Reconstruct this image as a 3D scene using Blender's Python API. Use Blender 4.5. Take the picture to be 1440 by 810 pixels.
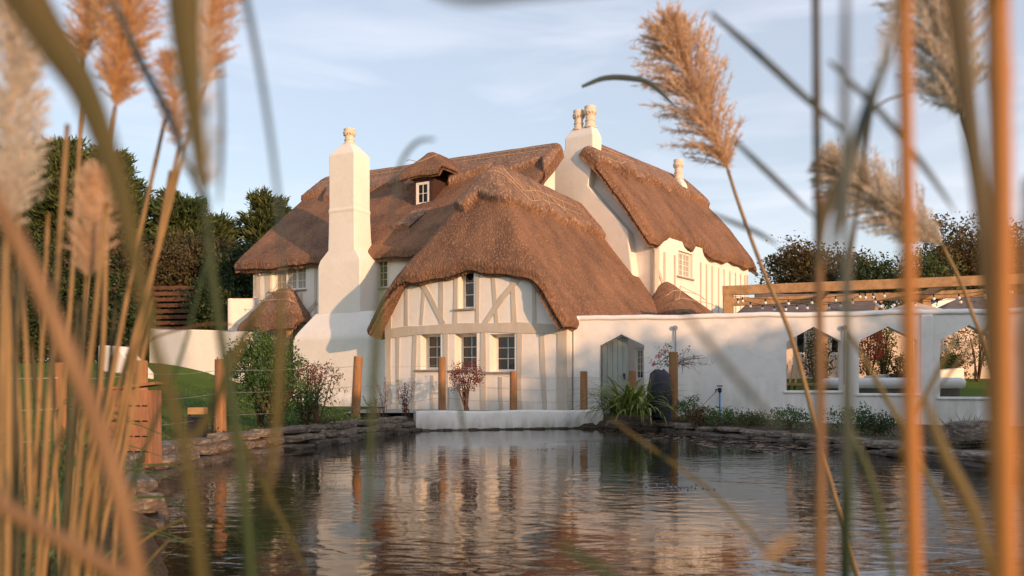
import bpy, bmesh, math, random
import numpy as np
from mathutils import Vector, noise
R = math.radians
random.seed(7); rng = np.random.default_rng(7)
for o in list(bpy.data.objects): bpy.data.objects.remove(o)
scene = bpy.context.scene
EYE = 1.05; F = 1200.0; CX = 720.0; HY = 545.0

# ------------------------------------------------------------------ camera, sky, sun
cam_d = bpy.data.cameras.new('camera'); cam = bpy.data.objects.new('camera', cam_d)
scene.collection.objects.link(cam); scene.camera = cam
cam.location = (0, 0, EYE); cam.rotation_euler = (R(90), 0, 0)
cam_d.sensor_width = 36; cam_d.lens = 36*F/1440; cam_d.shift_y = (HY-405)/1440
cam_d.clip_start = .05; cam_d.clip_end = 2000
cam_d.dof.use_dof = True; cam_d.dof.focus_distance = 24; cam_d.dof.aperture_fstop = 3.2
cam_d.dof.aperture_blades = 9
SUN_AZ, SUN_EL = 37.0, 8.0           # degrees right of the direction straight behind the camera
w = bpy.data.worlds.new('World'); scene.world = w; w.use_nodes = True
nt = w.node_tree; bg = nt.nodes['Background']
sky = nt.nodes.new('ShaderNodeTexSky'); sky.sky_type = 'NISHITA'; sky.sun_disc = False
sky.sun_elevation = R(SUN_EL); sky.sun_rotation = R(180-SUN_AZ); sky.air_density = 1.0; sky.dust_density = 1.2; sky.ozone_density = 1.6
tc = nt.nodes.new('ShaderNodeTexCoord'); mp = nt.nodes.new('ShaderNodeMapping'); mp.inputs['Scale'].default_value = (1.2, 1.2, 7)
cn = nt.nodes.new('ShaderNodeTexNoise'); cn.inputs['Scale'].default_value = 2.2; cn.inputs['Detail'].default_value = 7; cn.inputs['Distortion'].default_value = .5
cr = nt.nodes.new('ShaderNodeMapRange'); cr.inputs['From Min'].default_value = .45; cr.inputs['From Max'].default_value = .85; cr.inputs['To Min'].default_value = .38; cr.inputs['To Max'].default_value = .82
mx = nt.nodes.new('ShaderNodeMix'); mx.data_type = 'RGBA'; mx.inputs[7].default_value = (5.4, 5.4, 6.0, 1)
nt.links.new(tc.outputs['Generated'], mp.inputs[0]); nt.links.new(mp.outputs[0], cn.inputs['Vector'])
nt.links.new(cn.outputs[0], cr.inputs[0]); nt.links.new(cr.outputs[0], mx.inputs[0])
nt.links.new(sky.outputs[0], mx.inputs[6]); nt.links.new(mx.outputs[2], bg.inputs[0])
bg.inputs['Strength'].default_value = .15
sl = bpy.data.lights.new('sun', 'SUN'); so = bpy.data.objects.new('sun', sl); scene.collection.objects.link(so)
sl.energy = 3.4; sl.angle = R(.6); sl.color = (1, .56, .29)
sdir = Vector((math.sin(R(SUN_AZ))*math.cos(R(SUN_EL)), -math.cos(R(SUN_AZ))*math.cos(R(SUN_EL)), math.sin(R(SUN_EL))))
so.rotation_euler = sdir.to_track_quat('Z', 'Y').to_euler(); so.location = (30, -30, 30)
scene.view_settings.view_transform = 'Standard'; scene.view_settings.look = 'None'
scene.view_settings.exposure = .5; scene.view_settings.gamma = 1
scene.render.engine = 'CYCLES'

# ------------------------------------------------------------------ helpers
def P(px, py, Y): return Vector(((px-CX)/F*Y, Y, EYE+(HY-py)/F*Y))
WL = {}
def setp(o, label=None, cat=None, group=None, kind=None):
    if label: o['label'] = label
    if cat: o['category'] = cat
    if group: o['group'] = group
    if kind: o['kind'] = kind
    return o
def thing(name, label, cat, loc=(0, 0, 0), group=None):
    o = bpy.data.objects.new(name, None); scene.collection.objects.link(o); o.location = loc; o.empty_display_size = .2
    WL[o.name] = Vector(loc); return setp(o, label, cat, group)
class MB:
    def __init__(s): s.v = []; s.f = []; s.m = []; s.mi = 0
    def add(s, vs, fs):
        n = len(s.v); s.v += [tuple(p) for p in vs]; s.f += [tuple(i+n for i in f) for f in fs]; s.m += [s.mi]*len(fs); return s
    def quad(s, a, b, c, d): return s.add([a, b, c, d], [(0, 1, 2, 3)])
    def box(s, c, sz, rz=0, tilt=None):
        x, y, z = sz[0]/2, sz[1]/2, sz[2]/2; ca, sa = math.cos(rz), math.sin(rz); vs = []
        for dz in (-z, z):
            for dx, dy in ((-x, -y), (x, -y), (x, y), (-x, y)):
                tx = dx+(tilt[0]*(dz+z) if tilt else 0); ty = dy+(tilt[1]*(dz+z) if tilt else 0)
                vs.append((c[0]+tx*ca-ty*sa, c[1]+tx*sa+ty*ca, c[2]+dz))
        return s.add(vs, [(3, 2, 1, 0), (4, 5, 6, 7), (0, 1, 5, 4), (1, 2, 6, 5), (2, 3, 7, 6), (3, 0, 4, 7)])
    def hexa(s, b, t):   # bottom 4 pts, top 4 pts
        return s.add(list(b)+list(t), [(3, 2, 1, 0), (4, 5, 6, 7), (0, 1, 5, 4), (1, 2, 6, 5), (2, 3, 7, 6), (3, 0, 4, 7)])
    def beam(s, a, b, wd, h, up=Vector((0, 0, 1))):
        a = Vector(a); b = Vector(b); d = (b-a).normalized(); sd = d.cross(up)
        if sd.length < 1e-4: sd = Vector((1, 0, 0))
        sd.normalize(); u = sd.cross(d).normalized(); sd = sd*wd/2; u = u*h/2
        return s.hexa([a-sd-u, a+sd-u, a+sd+u, a-sd+u], [b-sd-u, b+sd-u, b+sd+u, b-sd+u])
    def tube(s, pts, rad, n=8, cap=True):
        pts = [Vector(p) for p in pts]; k = len(pts)
        if not hasattr(rad, '__len__'): rad = [rad]*k
        vs = []; ref = Vector((0.3, 1, .2)).normalized()
        for i, p in enumerate(pts):
            d = (pts[min(i+1, k-1)]-pts[max(i-1, 0)]).normalized(); a = d.cross(ref)
            if a.length < .1: a = d.cross(Vector((1, 0, 0)))
            a.normalize(); b = d.cross(a)
            for j in range(n):
                t = 2*math.pi*j/n; vs.append(p+(a*math.cos(t)+b*math.sin(t))*rad[i])
        fs = [(i*n+j, i*n+(j+1) % n, (i+1)*n+(j+1) % n, (i+1)*n+j) for i in range(k-1) for j in range(n)]
        if cap: fs += [tuple(range(n)), tuple((k-1)*n+j for j in range(n))]
        return s.add(vs, fs)
    def lathe(s, c, prof, n=20):
        c = Vector(c); vs = []
        for r, z in prof:
            for j in range(n):
                t = 2*math.pi*j/n; vs.append((c.x+r*math.cos(t), c.y+r*math.sin(t), c.z+z))
        k = len(prof); fs = [(i*n+j, i*n+(j+1) % n, (i+1)*n+(j+1) % n, (i+1)*n+j) for i in range(k-1) for j in range(n)]
        fs += [tuple(range(n)), tuple((k-1)*n+j for j in range(n))]
        return s.add(vs, fs)
    def ribbon(s, pts, wid, nrm):
        pts = [Vector(p) for p in pts]; k = len(pts); vs = []
        for i, p in enumerate(pts):
            d = (pts[min(i+1, k-1)]-pts[max(i-1, 0)]).normalized(); a = d.cross(nrm)
            if a.length < 1e-3: a = Vector((1, 0, 0))
            a.normalize(); c = a.cross(d).normalized()
            wq = wid[i]; vs += [p-a*wq/2, p-c*wq*.12, p+a*wq/2]
        fs = []
        for i in range(k-1): fs += [(i*3, i*3+1, i*3+4, i*3+3), (i*3+1, i*3+2, i*3+5, i*3+4)]
        return s.add(vs, fs)
    def ball(s, c, r, n=10, sz=1):
        prof = [(max(1e-4, r*math.sin(math.pi*i/6)), -r*sz*math.cos(math.pi*i/6)) for i in range(7)]
        return s.lathe(c, prof, n)
def make(name, mb, mat, parent=None, smooth=False, origin=None):
    if isinstance(mb, MB): V = np.array(mb.v, dtype=np.float64).reshape(-1, 3); Fs = mb.f; mi = mb.m
    else: V, Fs = mb; mi = None
    off = Vector((0, 0, 0))
    if parent is not None: off = WL[parent.name]
    elif origin == 'base': lo = V.min(0); hi = V.max(0); off = Vector(((lo[0]+hi[0])/2, (lo[1]+hi[1])/2, lo[2]))
    elif origin is not None: off = Vector(origin)
    V = V-np.array(off)
    me = bpy.data.meshes.new(name)
    if isinstance(Fs, np.ndarray):
        n, k = Fs.shape; me.vertices.add(len(V)); me.vertices.foreach_set('co', V.ravel().astype(np.float32))
        me.loops.add(n*k); me.loops.foreach_set('vertex_index', Fs.ravel().astype(np.int32))
        me.polygons.add(n); me.polygons.foreach_set('loop_start', np.arange(0, n*k, k, dtype=np.int32))
        me.update(calc_edges=True)
    else: me.from_pydata([tuple(p) for p in V], [], Fs)
    for m in (mat if isinstance(mat, (list, tuple)) else [mat]): me.materials.append(m)
    if isinstance(mat, (list, tuple)) and mi: me.polygons.foreach_set('material_index', mi)
    if smooth: me.polygons.foreach_set('use_smooth', [True]*len(me.polygons))
    me.update(); me.validate()
    o = bpy.data.objects.new(name, me); scene.collection.objects.link(o)
    if parent is not None: o.parent = parent; WL[o.name] = WL[parent.name]
    else: o.location = off; WL[o.name] = off
    return o
def bev(o, w_=.01, seg=2):
    m = o.modifiers.new('bevel', 'BEVEL'); m.width = w_; m.segments = seg; m.limit_method = 'ANGLE'; m.angle_limit = R(40); return o

# ------------------------------------------------------------------ materials
def mat(name, c1, c2=None, scale=6, rough=.8, stretch=(1, 1, 1), bump=0, bscale=None, contrast=(.35, .65), detail=6, spec=.3, island=0, coat=0, metallic=0, trans=0, c3=None, s3=40, f3=.5):
    m = bpy.data.materials.new(name); m.use_nodes = True; t = m.node_tree; b = t.nodes['Principled BSDF']
    b.inputs['Roughness'].default_value = rough; b.inputs['Specular IOR Level'].default_value = spec; b.inputs['Metallic'].default_value = metallic
    b.inputs['Coat Weight'].default_value = coat
    N = t.nodes.new; L = t.links.new
    co = N('ShaderNodeTexCoord'); mpp = N('ShaderNodeMapping'); mpp.inputs['Scale'].default_value = stretch; L(co.outputs['Object'], mpp.inputs[0])
    col = None
    if c2 is None: b.inputs['Base Color'].default_value = (*c1, 1)
    else:
        no = N('ShaderNodeTexNoise'); no.inputs['Scale'].default_value = scale; no.inputs['Detail'].default_value = detail; no.inputs['Roughness'].default_value = .6; L(mpp.outputs[0], no.inputs['Vector'])
        mr = N('ShaderNodeMapRange'); mr.inputs['From Min'].default_value = contrast[0]; mr.inputs['From Max'].default_value = contrast[1]; L(no.outputs[0], mr.inputs[0])
        mi = N('ShaderNodeMix'); mi.data_type = 'RGBA'; mi.inputs[6].default_value = (*c1, 1); mi.inputs[7].default_value = (*c2, 1); L(mr.outputs[0], mi.inputs[0]); col = mi.outputs[2]
        if c3:
            n3 = N('ShaderNodeTexNoise'); n3.inputs['Scale'].default_value = s3; n3.inputs['Detail'].default_value = 3; L(mpp.outputs[0], n3.inputs['Vector'])
            m3 = N('ShaderNodeMapRange'); m3.inputs['From Min'].default_value = .5; m3.inputs['From Max'].default_value = .68; m3.inputs['To Max'].default_value = f3; L(n3.outputs[0], m3.inputs[0])
            x3 = N('ShaderNodeMix'); x3.data_type = 'RGBA'; x3.inputs[7].default_value = (*c3, 1); L(col, x3.inputs[6]); L(m3.outputs[0], x3.inputs[0]); col = x3.outputs[2]
        if island:
            g = N('ShaderNodeNewGeometry'); hs = N('ShaderNodeHueSaturation'); r2 = N('ShaderNodeMapRange'); r2.inputs['To Min'].default_value = 1-island; r2.inputs['To Max'].default_value = 1+island
            L(g.outputs['Random Per Island'], r2.inputs[0]); L(r2.outputs[0], hs.inputs['Value']); L(col, hs.inputs['Color']); col = hs.outputs[0]
        L(col, b.inputs['Base Color'])
    if bump:
        nb = N('ShaderNodeTexNoise'); nb.inputs['Scale'].default_value = bscale or scale*4; nb.inputs['Detail'].default_value = 5; L(mpp.outputs[0], nb.inputs['Vector'])
        bu = N('ShaderNodeBump'); bu.inputs['Strength'].default_value = 1; bu.inputs['Distance'].default_value = bump; L(nb.outputs[0], bu.inputs['Height']); L(bu.outputs[0], b.inputs['Normal'])
    if trans:
        tr = N('ShaderNodeBsdfTranslucent'); ms = N('ShaderNodeMixShader'); ms.inputs[0].default_value = trans
        if col: L(col, tr.inputs[0])
        else: tr.inputs[0].default_value = (*c1, 1)
        out = t.nodes['Material Output']; L(b.outputs[0], ms.inputs[1]); L(tr.outputs[0], ms.inputs[2]); L(ms.outputs[0], out.inputs[0])
    return m
M = {}
def weather(m, z0, z1, col, amt=.55):
    t = m.node_tree; b = t.nodes['Principled BSDF']; N = t.nodes.new; L = t.links.new; src = b.inputs['Base Color'].links[0].from_socket
    g = N('ShaderNodeNewGeometry'); sx = N('ShaderNodeSeparateXYZ'); L(g.outputs['Position'], sx.inputs[0]); no = N('ShaderNodeTexNoise'); no.inputs['Scale'].default_value = 3; no.inputs['Detail'].default_value = 7; mp_ = N('ShaderNodeMapping'); mp_.inputs['Scale'].default_value = (1.6, 1.6, .35); L(g.outputs['Position'], mp_.inputs[0]); L(mp_.outputs[0], no.inputs['Vector'])
    mr = N('ShaderNodeMapRange'); mr.inputs['From Min'].default_value = z1; mr.inputs['From Max'].default_value = z0; L(sx.outputs[2], mr.inputs[0])
    mu = N('ShaderNodeMath'); mu.operation = 'MULTIPLY'; L(mr.outputs[0], mu.inputs[0]); n2 = N('ShaderNodeMapRange'); n2.inputs['From Min'].default_value = .35; n2.inputs['From Max'].default_value = .65; n2.inputs['To Max'].default_value = amt; L(no.outputs[0], n2.inputs[0]); L(n2.outputs[0], mu.inputs[1])
    x = N('ShaderNodeMix'); x.data_type = 'RGBA'; x.inputs[7].default_value = (*col, 1); L(mu.outputs[0], x.inputs[0]); L(src, x.inputs[6]); L(x.outputs[2], b.inputs['Base Color'])
M['render'] = mat('white_render', (.80, .76, .70), (.72, .68, .62), 1.3, .9, bump=.006, bscale=9, contrast=(.3, .8), c3=(.66, .62, .56), s3=5, f3=.25)
M['greywall'] = mat('garden_wall_render', (.78, .77, .75), (.66, .66, .65), .9, .9, bump=.006, bscale=8, contrast=(.35, .75), c3=(.55, .54, .52), s3=3, f3=.3)
M['kerb'] = mat('kerb_render', (.78, .76, .73), (.55, .53, .5), 2.2, .9, bump=.006, bscale=12, contrast=(.45, .8))
weather(M['render'], .3, 1.5, (.42, .38, .28), .5); weather(M['greywall'], .1, 1.5, (.33, .33, .24), .6); weather(M['kerb'], -.05, .38, (.22, .22, .14), .75)
M['timber'] = mat('painted_timber', (.56, .50, .41), (.46, .41, .34), 3, .8, stretch=(1, 1, .3), bump=.003, bscale=20)
M['frame'] = mat('white_frame_paint', (.82, .80, .76), (.74, .71, .66), 8, .5)
M['sill'] = mat('weathered_sill', (.34, .29, .25), (.24, .2, .17), 8, .7)
M['glass'] = mat('window_glass', (.012, .014, .016), None, rough=.04, spec=.7)
M['curtain'] = mat('pale_curtain', (.45, .42, .36), (.3, .27, .23), 8, .8, stretch=(6, 6, .5))
M['darkwood'] = mat('dark_stained_wood', (.06, .03, .02), (.04, .02, .015), 6, .6)
M['thatch'] = mat('thatch', (.245, .128, .072), (.105, .055, .037), 1.1, .95, stretch=(1, 1, .3), bump=.055, bscale=24, contrast=(.32, .68), c3=(.42, .26, .16), s3=27, f3=.6)
M['ridge'] = mat('thatch_ridge', (.26, .15, .10), (.12, .07, .05), 2.2, .95, stretch=(1, 1, .35), bump=.05, bscale=14, contrast=(.3, .7), c3=(.48, .34, .24), s3=16, f3=.6)
M['spar'] = mat('hazel_spar', (.56, .40, .27), (.42, .29, .19), 9, .7)
M['pot'] = mat('cream_chimney_pot', (.72, .62, .52), (.62, .5, .4), 7, .7, bump=.004)
M['post'] = mat('fence_post_wood', (.36, .185, .08), (.2, .1, .045), 5, .75, stretch=(3, 3, .35), bump=.006, bscale=12, contrast=(.3, .7))
M['oak'] = mat('pergola_oak', (.44, .27, .13), (.28, .16, .075), 5, .7, stretch=(1, 1, 1), bump=.004, bscale=10)
M['wire'] = mat('galvanised_wire', (.32, .31, .3), None, rough=.5, metallic=.6)
M['pipe'] = mat('grey_pipe', (.3, .3, .31), None, rough=.4, metallic=.5)
M['black'] = mat('black_metal', (.015, .015, .017), None, rough=.45)
M['blackcloth'] = mat('black_sheeting', (.012, .013, .02), (.03, .03, .045), 3, .5, bump=.02, bscale=6)
M['blue'] = mat('blue_pipe', (.03, .2, .6), None, rough=.4)
M['stone'] = mat('slate_stone', (.17, .13, .10), (.075, .06, .05), 2.5, .85, stretch=(1, 1, 3), bump=.02, bscale=9, c3=(.36, .33, .27), s3=9, f3=.6)
M['wetstone'] = mat('wet_stone', (.09, .07, .055), (.04, .033, .028), 2.5, .6, stretch=(1, 1, 3), bump=.02, bscale=9, c3=(.2, .18, .14), s3=9, f3=.4)
M['shingle'] = mat('cedar_shingle', (.32, .16, .085), (.19, .09, .05), 4, .8, stretch=(4, 4, .6), bump=.006, bscale=10, island=.25)
M['slat'] = mat('slatted_fence_wood', (.17, .085, .045), (.09, .045, .028), 3, .8)
M['gate'] = mat('sage_gate_paint', (.32, .36, .33), (.27, .3, .28), 4, .6, stretch=(4, 4, .3), bump=.003, bscale=20)
M['slate'] = mat('slate_roof', (.13, .11, .11), (.08, .07, .072), 3, .6, bump=.004)
M['bark'] = mat('bark', (.13, .09, .065), (.07, .05, .038), 5, .9, bump=.02, bscale=15)
M['cyp'] = mat('cypress_leaf', (.045, .078, .026), (.11, .13, .04), .5, .7, island=.45, trans=.15, contrast=(.35, .65))
M['cyp2'] = mat('cypress_leaf_sunlit', (.035, .05, .016), (.085, .085, .026), .4, .7, island=.4, trans=.15)
M['bush'] = mat('dark_bush_leaf', (.022, .042, .014), (.05, .075, .022), .8, .6, island=.45, trans=.2)
M['scrub'] = mat('brown_scrub_leaf', (.10, .075, .035), (.06, .06, .025), .8, .7, island=.4, trans=.2)
M['olive'] = mat('olive_leaf', (.055, .085, .025), (.10, .12, .04), 2, .5, island=.4, trans=.25)
M['fresh'] = mat('fresh_green_leaf', (.05, .11, .025), (.09, .15, .04), 3, .45, island=.4, trans=.3)
M['autumn'] = mat('autumn_leaf', (.13, .07, .025), (.07, .07, .022), 1, .6, island=.4, trans=.2)
M['red'] = mat('red_leaf', (.22, .05, .045), (.12, .035, .03), 5, .5, island=.4, trans=.25)
M['pink'] = mat('pink_petal', (.7, .3, .3), (.6, .2, .22), 8, .5, trans=.3)
M['strap'] = mat('strap_leaf', (.12, .19, .035), (.30, .32, .09), 2.5, .4, island=.35, trans=.25)
M['twig'] = mat('twig', (.13, .07, .045), (.08, .045, .03), 9, .8)
M['reed'] = mat('reed_stem_tan', (.36, .225, .10), (.17, .115, .05), 5, .55, stretch=(8, 8, 1.5), contrast=(.3, .7), trans=.1)
M['reedorange'] = mat('reed_stem_orange', (.50, .22, .06), (.33, .14, .035), 3, .55, stretch=(8, 8, 1.5), contrast=(.3, .7), trans=.1)
M['reedbrown'] = mat('reed_stem_brown', (.24, .14, .07), (.15, .085, .04), 5, .6, stretch=(8, 8, 1))
M['reeddark'] = mat('reed_stem_olive', (.035, .038, .016), (.075, .052, .022), 4, .5, stretch=(8, 8, 1), trans=.15)
M['reedgreen'] = mat('reed_stem_green', (.020, .048, .018), (.045, .065, .02), 4, .5, stretch=(8, 8, 1), trans=.2)
M['blade'] = mat('reed_leaf', (.075, .075, .024), (.14, .10, .035), 4, .5, stretch=(3, 3, 1), trans=.3)
M['bladeblue'] = mat('reed_leaf_bluegreen', (.04, .06, .065), (.06, .08, .08), 4, .5, trans=.2)
M['bladegreen'] = mat('grass_leaf_green', (.045, .10, .035), (.09, .14, .05), 4, .5, island=.3, trans=.25)
M['plume'] = mat('plume_tan', (.78, .60, .43), (.66, .48, .33), 14, .9, island=.2, trans=.5)
M['plumeorange'] = mat('plume_orange', (.74, .50, .27), (.6, .38, .19), 14, .9, island=.2, trans=.5)
M['plumegrey'] = mat('plume_grey', (.74, .68, .60), (.6, .53, .45), 14, .9, island=.2, trans=.45)
M['tubwhite'] = mat('tub_shell', (.75, .76, .78), (.68, .69, .72), 3, .4)
M['tubside'] = mat('tub_cladding', (.12, .10, .09), (.08, .07, .06), 5, .6)
M['bulb'] = mat('clear_bulb', (.85, .83, .8), None, rough=.15, spec=.6)
M['parasol'] = mat('cream_canvas', (.75, .66, .56), (.7, .6, .5), 3, .9, trans=.2)
M['peach'] = mat('peach_render', (.72, .60, .50), (.66, .54, .45), 1.5, .9)
M['deadleaf'] = mat('floating_leaf', (.16, .08, .04), (.09, .06, .035), 9, .5, island=.4)
M['foam'] = mat('water_foam', (.2, .22, .25), None, rough=.2)
M['patio'] = mat('patio_slab', (.30, .30, .27), (.22, .22, .2), 3, .85)

# ------------------------------------------------------------------ plan frames
class Fr:
    def __init__(s, deg):
        s.c, s.s = math.cos(R(deg)), math.sin(R(deg)); s.deg = deg; s.rz = -R(deg)
        s.e1 = Vector((s.c, -s.s, 0)); s.e2 = Vector((s.s, s.c, 0))
    def W(s, a, b, z): return Vector((s.c*a+s.s*b, -s.s*a+s.c*b, z))
    def onb(s, px, py, b):     # ray through pixel with plane b = const -> (a, z)
        k = (px-CX)/F; Y = b/(s.s*k+s.c); X = k*Y
        return (s.c*X-s.s*Y, EYE+(HY-py)/F*Y)
    def ona(s, px, py, a):
        k = (px-CX)/F; Y = a/(s.c*k-s.s); X = k*Y
        return (s.s*X+s.c*Y, EYE+(HY-py)/F*Y)
H = Fr(28); G = Fr(36)
def smin(a, b, k):
    h = np.maximum(k-np.abs(a-b), 0)/k
    return np.minimum(a, b)-h*h*k/4
def vnoise(x, y, z=0.0):
    out = np.zeros(x.shape); it = np.nditer([x, y], flags=['multi_index'])
    for xv, yv in it: out[it.multi_index] = noise.noise((float(xv), float(yv), z))
    return out
def tri(t): f = t % 1.0; return np.where(f < .8, f/.8, (1-f)/.2)
def _t(t): return np.abs((t % 1.0)-.5)*2     # 0..1 triangle

# ------------------------------------------------------------------ ground and pond
POND = np.array([(-2.4, 20.9), (2.35, 22.3), (3.3, 21.4), (4.4, 18.6), (5.15, 16.3), (5.85, 13.2), (6.2, 11), (6.9, 8), (6.6, 5), (5, 3.3), (2, 3.0), (-.6, 3.0), (-1.35, 3.6), (-1.85, 4.6), (-2.5, 6), (-3.4, 7.8), (-4.0, 9.3), (-4.3, 11.4), (-4.1, 13.3), (-3.55, 15.2), (-3.16, 17.3), (-2.7, 19.3)])
def pond_sd(X, Y):   # >0 outside
    d = np.full(X.shape, 1e9); ins = np.zeros(X.shape, bool); n = len(POND)
    for i in range(n):
        x1, y1 = POND[i]; x2, y2 = POND[(i+1) % n]; ex, ey = x2-x1, y2-y1
        t = np.clip(((X-x1)*ex+(Y-y1)*ey)/(ex*ex+ey*ey), 0, 1)
        d = np.minimum(d, np.hypot(X-x1-t*ex, Y-y1-t*ey))
        c = ((y1 > Y) != (y2 > Y)) & (X < (x2-x1)*(Y-y1)/(y2-y1+1e-12)+x1); ins ^= c
    return np.where(ins, -d, d)
def sm(x, a, b): t = np.clip((x-a)/(b-a), 0, 1); return t*t*(3-2*t)
def ground_h(X, Y):
    X = np.asarray(X, float); Y = np.asarray(Y, float)
    base = np.full(X.shape, .33)
    base = base+.5*sm(Y, 10, 24)*sm(-X-.0*Y, 4.6+.12*(Y-10), 6.6+.16*(Y-10))
    base = base+.75*sm(Y, 14, 27)*sm(-X, 8.0, 13)
    base = base+.35*sm(Y, 26, 34)
    back = sm(Y+.25*X, 24.2, 26)
    base = base+.75*back*sm(X, 2, 4)*sm(Y, 22, 30)+.1*back
    base = base-.2*sm(X, 3.5, 9)*(1-back)*sm(Y, 8, 12)
    base = np.where(Y < 4, np.minimum(base, .15+.18*sm(np.abs(X), 2, 6)), base)
    base = base+.03*np.sin(X*1.3+Y*.7)*np.cos(Y*1.1-X*.4)
    base = base+2.0*sm(Y, 60, 300)
    sd = pond_sd(X, Y)
    return np.where(sd > 0, np.maximum(-.7, base-(.25)*np.exp(-sd*4)), -.7+.6*np.exp(sd*3)*.8)
def axis(lo, hi, fine_lo, fine_hi, st):
    a = list(np.arange(fine_lo, fine_hi+st/2, st)); s_ = st; x = fine_hi
    while x < hi: s_ *= 1.18; x += s_; a.append(x)
    s_ = st; x = fine_lo
    while x > lo: s_ *= 1.18; x -= s_; a.insert(0, x)
    return np.array(a)
xs = axis(-500, 500, -14, 14, .2); ys = axis(-120, 900, 0, 34, .2)
GX, GY = np.meshgrid(xs, ys); GZ = ground_h(GX, GY)
nx, ny = len(xs), len(ys)
idx = np.arange(nx*ny).reshape(ny, nx)
fq = np.stack([idx[:-1, :-1].ravel(), idx[:-1, 1:].ravel(), idx[1:, 1:].ravel(), idx[1:, :-1].ravel()], 1)
gm = bpy.data.materials.new('ground'); gm.use_nodes = True; t = gm.node_tree; b = t.nodes['Principled BSDF']; b.inputs['Roughness'].default_value = .95; b.inputs['Specular IOR Level'].default_value = .1
N = t.nodes.new; L = t.links.new
at = N('ShaderNodeAttribute'); at.attribute_name = 'soil'; co = N('ShaderNodeTexCoord')
n1 = N('ShaderNodeTexNoise'); n1.inputs['Scale'].default_value = 9; n1.inputs['Detail'].default_value = 8; L(co.outputs['Object'], n1.inputs['Vector'])
n2 = N('ShaderNodeTexNoise'); n2.inputs['Scale'].default_value = 1.2; n2.inputs['Detail'].default_value = 5; L(co.outputs['Object'], n2.inputs['Vector'])
g1 = N('ShaderNodeMix'); g1.data_type = 'RGBA'; g1.inputs[6].default_value = (.05, .105, .016, 1); g1.inputs[7].default_value = (.11, .16, .034, 1); L(n2.outputs[0], g1.inputs[0])
s1 = N('ShaderNodeMix'); s1.data_type = 'RGBA'; s1.inputs[6].default_value = (.055, .038, .025, 1); s1.inputs[7].default_value = (.12, .09, .06, 1); L(n1.outputs[0], s1.inputs[0])
m1 = N('ShaderNodeMix'); m1.data_type = 'RGBA'; L(at.outputs['Fac'], m1.inputs[0]); L(g1.outputs[2], m1.inputs[6]); L(s1.outputs[2], m1.inputs[7]); L(m1.outputs[2], b.inputs['Base Color'])
bu = N('ShaderNodeBump'); bu.inputs['Distance'].default_value = .03; n1b = N('ShaderNodeTexNoise'); n1b.inputs['Scale'].default_value = 40; n1b.inputs['Detail'].default_value = 4; L(co.outputs['Object'], n1b.inputs['Vector']); L(n1b.outputs[0], bu.inputs['Height']); L(bu.outputs[0], b.inputs['Normal'])
ground = make('ground', (np.stack([GX.ravel(), GY.ravel(), GZ.ravel()], 1), fq), gm, smooth=True); setp(ground, kind='structure')
at_ = ground.data.attributes.new('soil', 'FLOAT', 'POINT')
sdg = pond_sd(GX, GY)
soil = np.clip(1-sm(sdg, .35, .8), 0, 1)
soil = np.maximum(soil, ((GX > -3.6) & (GX < 3) & (GY > 15) & (GY < 27))*1.0)
soil = np.maximum(soil, ((GX > 2.5) & (GY+.245*GX < 24) & (GX < 14) & (GY > 8))*1.0)
at_.data.foreach_set('value', soil.ravel().astype(np.float32))
# water
wm = bpy.data.materials.new('pond_water'); wm.use_nodes = True; t = wm.node_tree; b = t.nodes['Principled BSDF']
b.inputs['Base Color'].default_value = (.010, .009, .006, 1); b.inputs['Roughness'].default_value = .03; b.inputs['IOR'].default_value = 1.33; b.inputs['Specular IOR Level'].default_value = .75
N = t.nodes.new; L = t.links.new; co = N('ShaderNodeTexCoord')
def wn(scale, st, dist, prev=None, det=3, wfac=None):
    m_ = N('ShaderNodeMapping'); m_.inputs['Scale'].default_value = st; L(co.outputs['Object'], m_.inputs[0])
    n_ = N('ShaderNodeTexNoise'); n_.inputs['Scale'].default_value = scale; n_.inputs['Detail'].default_value = det; n_.inputs['Distortion'].default_value = 1.1; L(m_.outputs[0], n_.inputs['Vector'])
    b_ = N('ShaderNodeBump'); b_.inputs['Distance'].default_value = dist; L(n_.outputs[0], b_.inputs['Height'])
    if wfac is not None: L(wfac, b_.inputs['Strength'])
    if prev: L(prev.outputs[0], b_.inputs['Normal'])
    return b_
sx = N('ShaderNodeSeparateXYZ'); L(co.outputs['Object'], sx.inputs[0])
cal = N('ShaderNodeMapRange'); cal.inputs['From Min'].default_value = 20; cal.inputs['From Max'].default_value = 9; cal.inputs['To Min'].default_value = .25; cal.inputs['To Max'].default_value = 1; L(sx.outputs[1], cal.inputs[0])
pn = N('ShaderNodeTexNoise'); pn.inputs['Scale'].default_value = .35; pn.inputs['Detail'].default_value = 2; L(co.outputs['Object'], pn.inputs['Vector'])
pr = N('ShaderNodeMapRange'); pr.inputs['From Min'].default_value = .38; pr.inputs['From Max'].default_value = .62; pr.inputs['To Min'].default_value = .25; pr.inputs['To Max'].default_value = 1.35; L(pn.outputs[0], pr.inputs[0])
pm = N('ShaderNodeMath'); pm.operation = 'MULTIPLY'; L(pr.outputs[0], pm.inputs[0]); L(cal.outputs[0], pm.inputs[1])
b1 = wn(1.7, (1, 1.5, 1), .013, None, 2, pm.outputs[0]); b2 = wn(6.5, (.8, 1.8, 1), .0026, b1, 3, pm.outputs[0])
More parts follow.
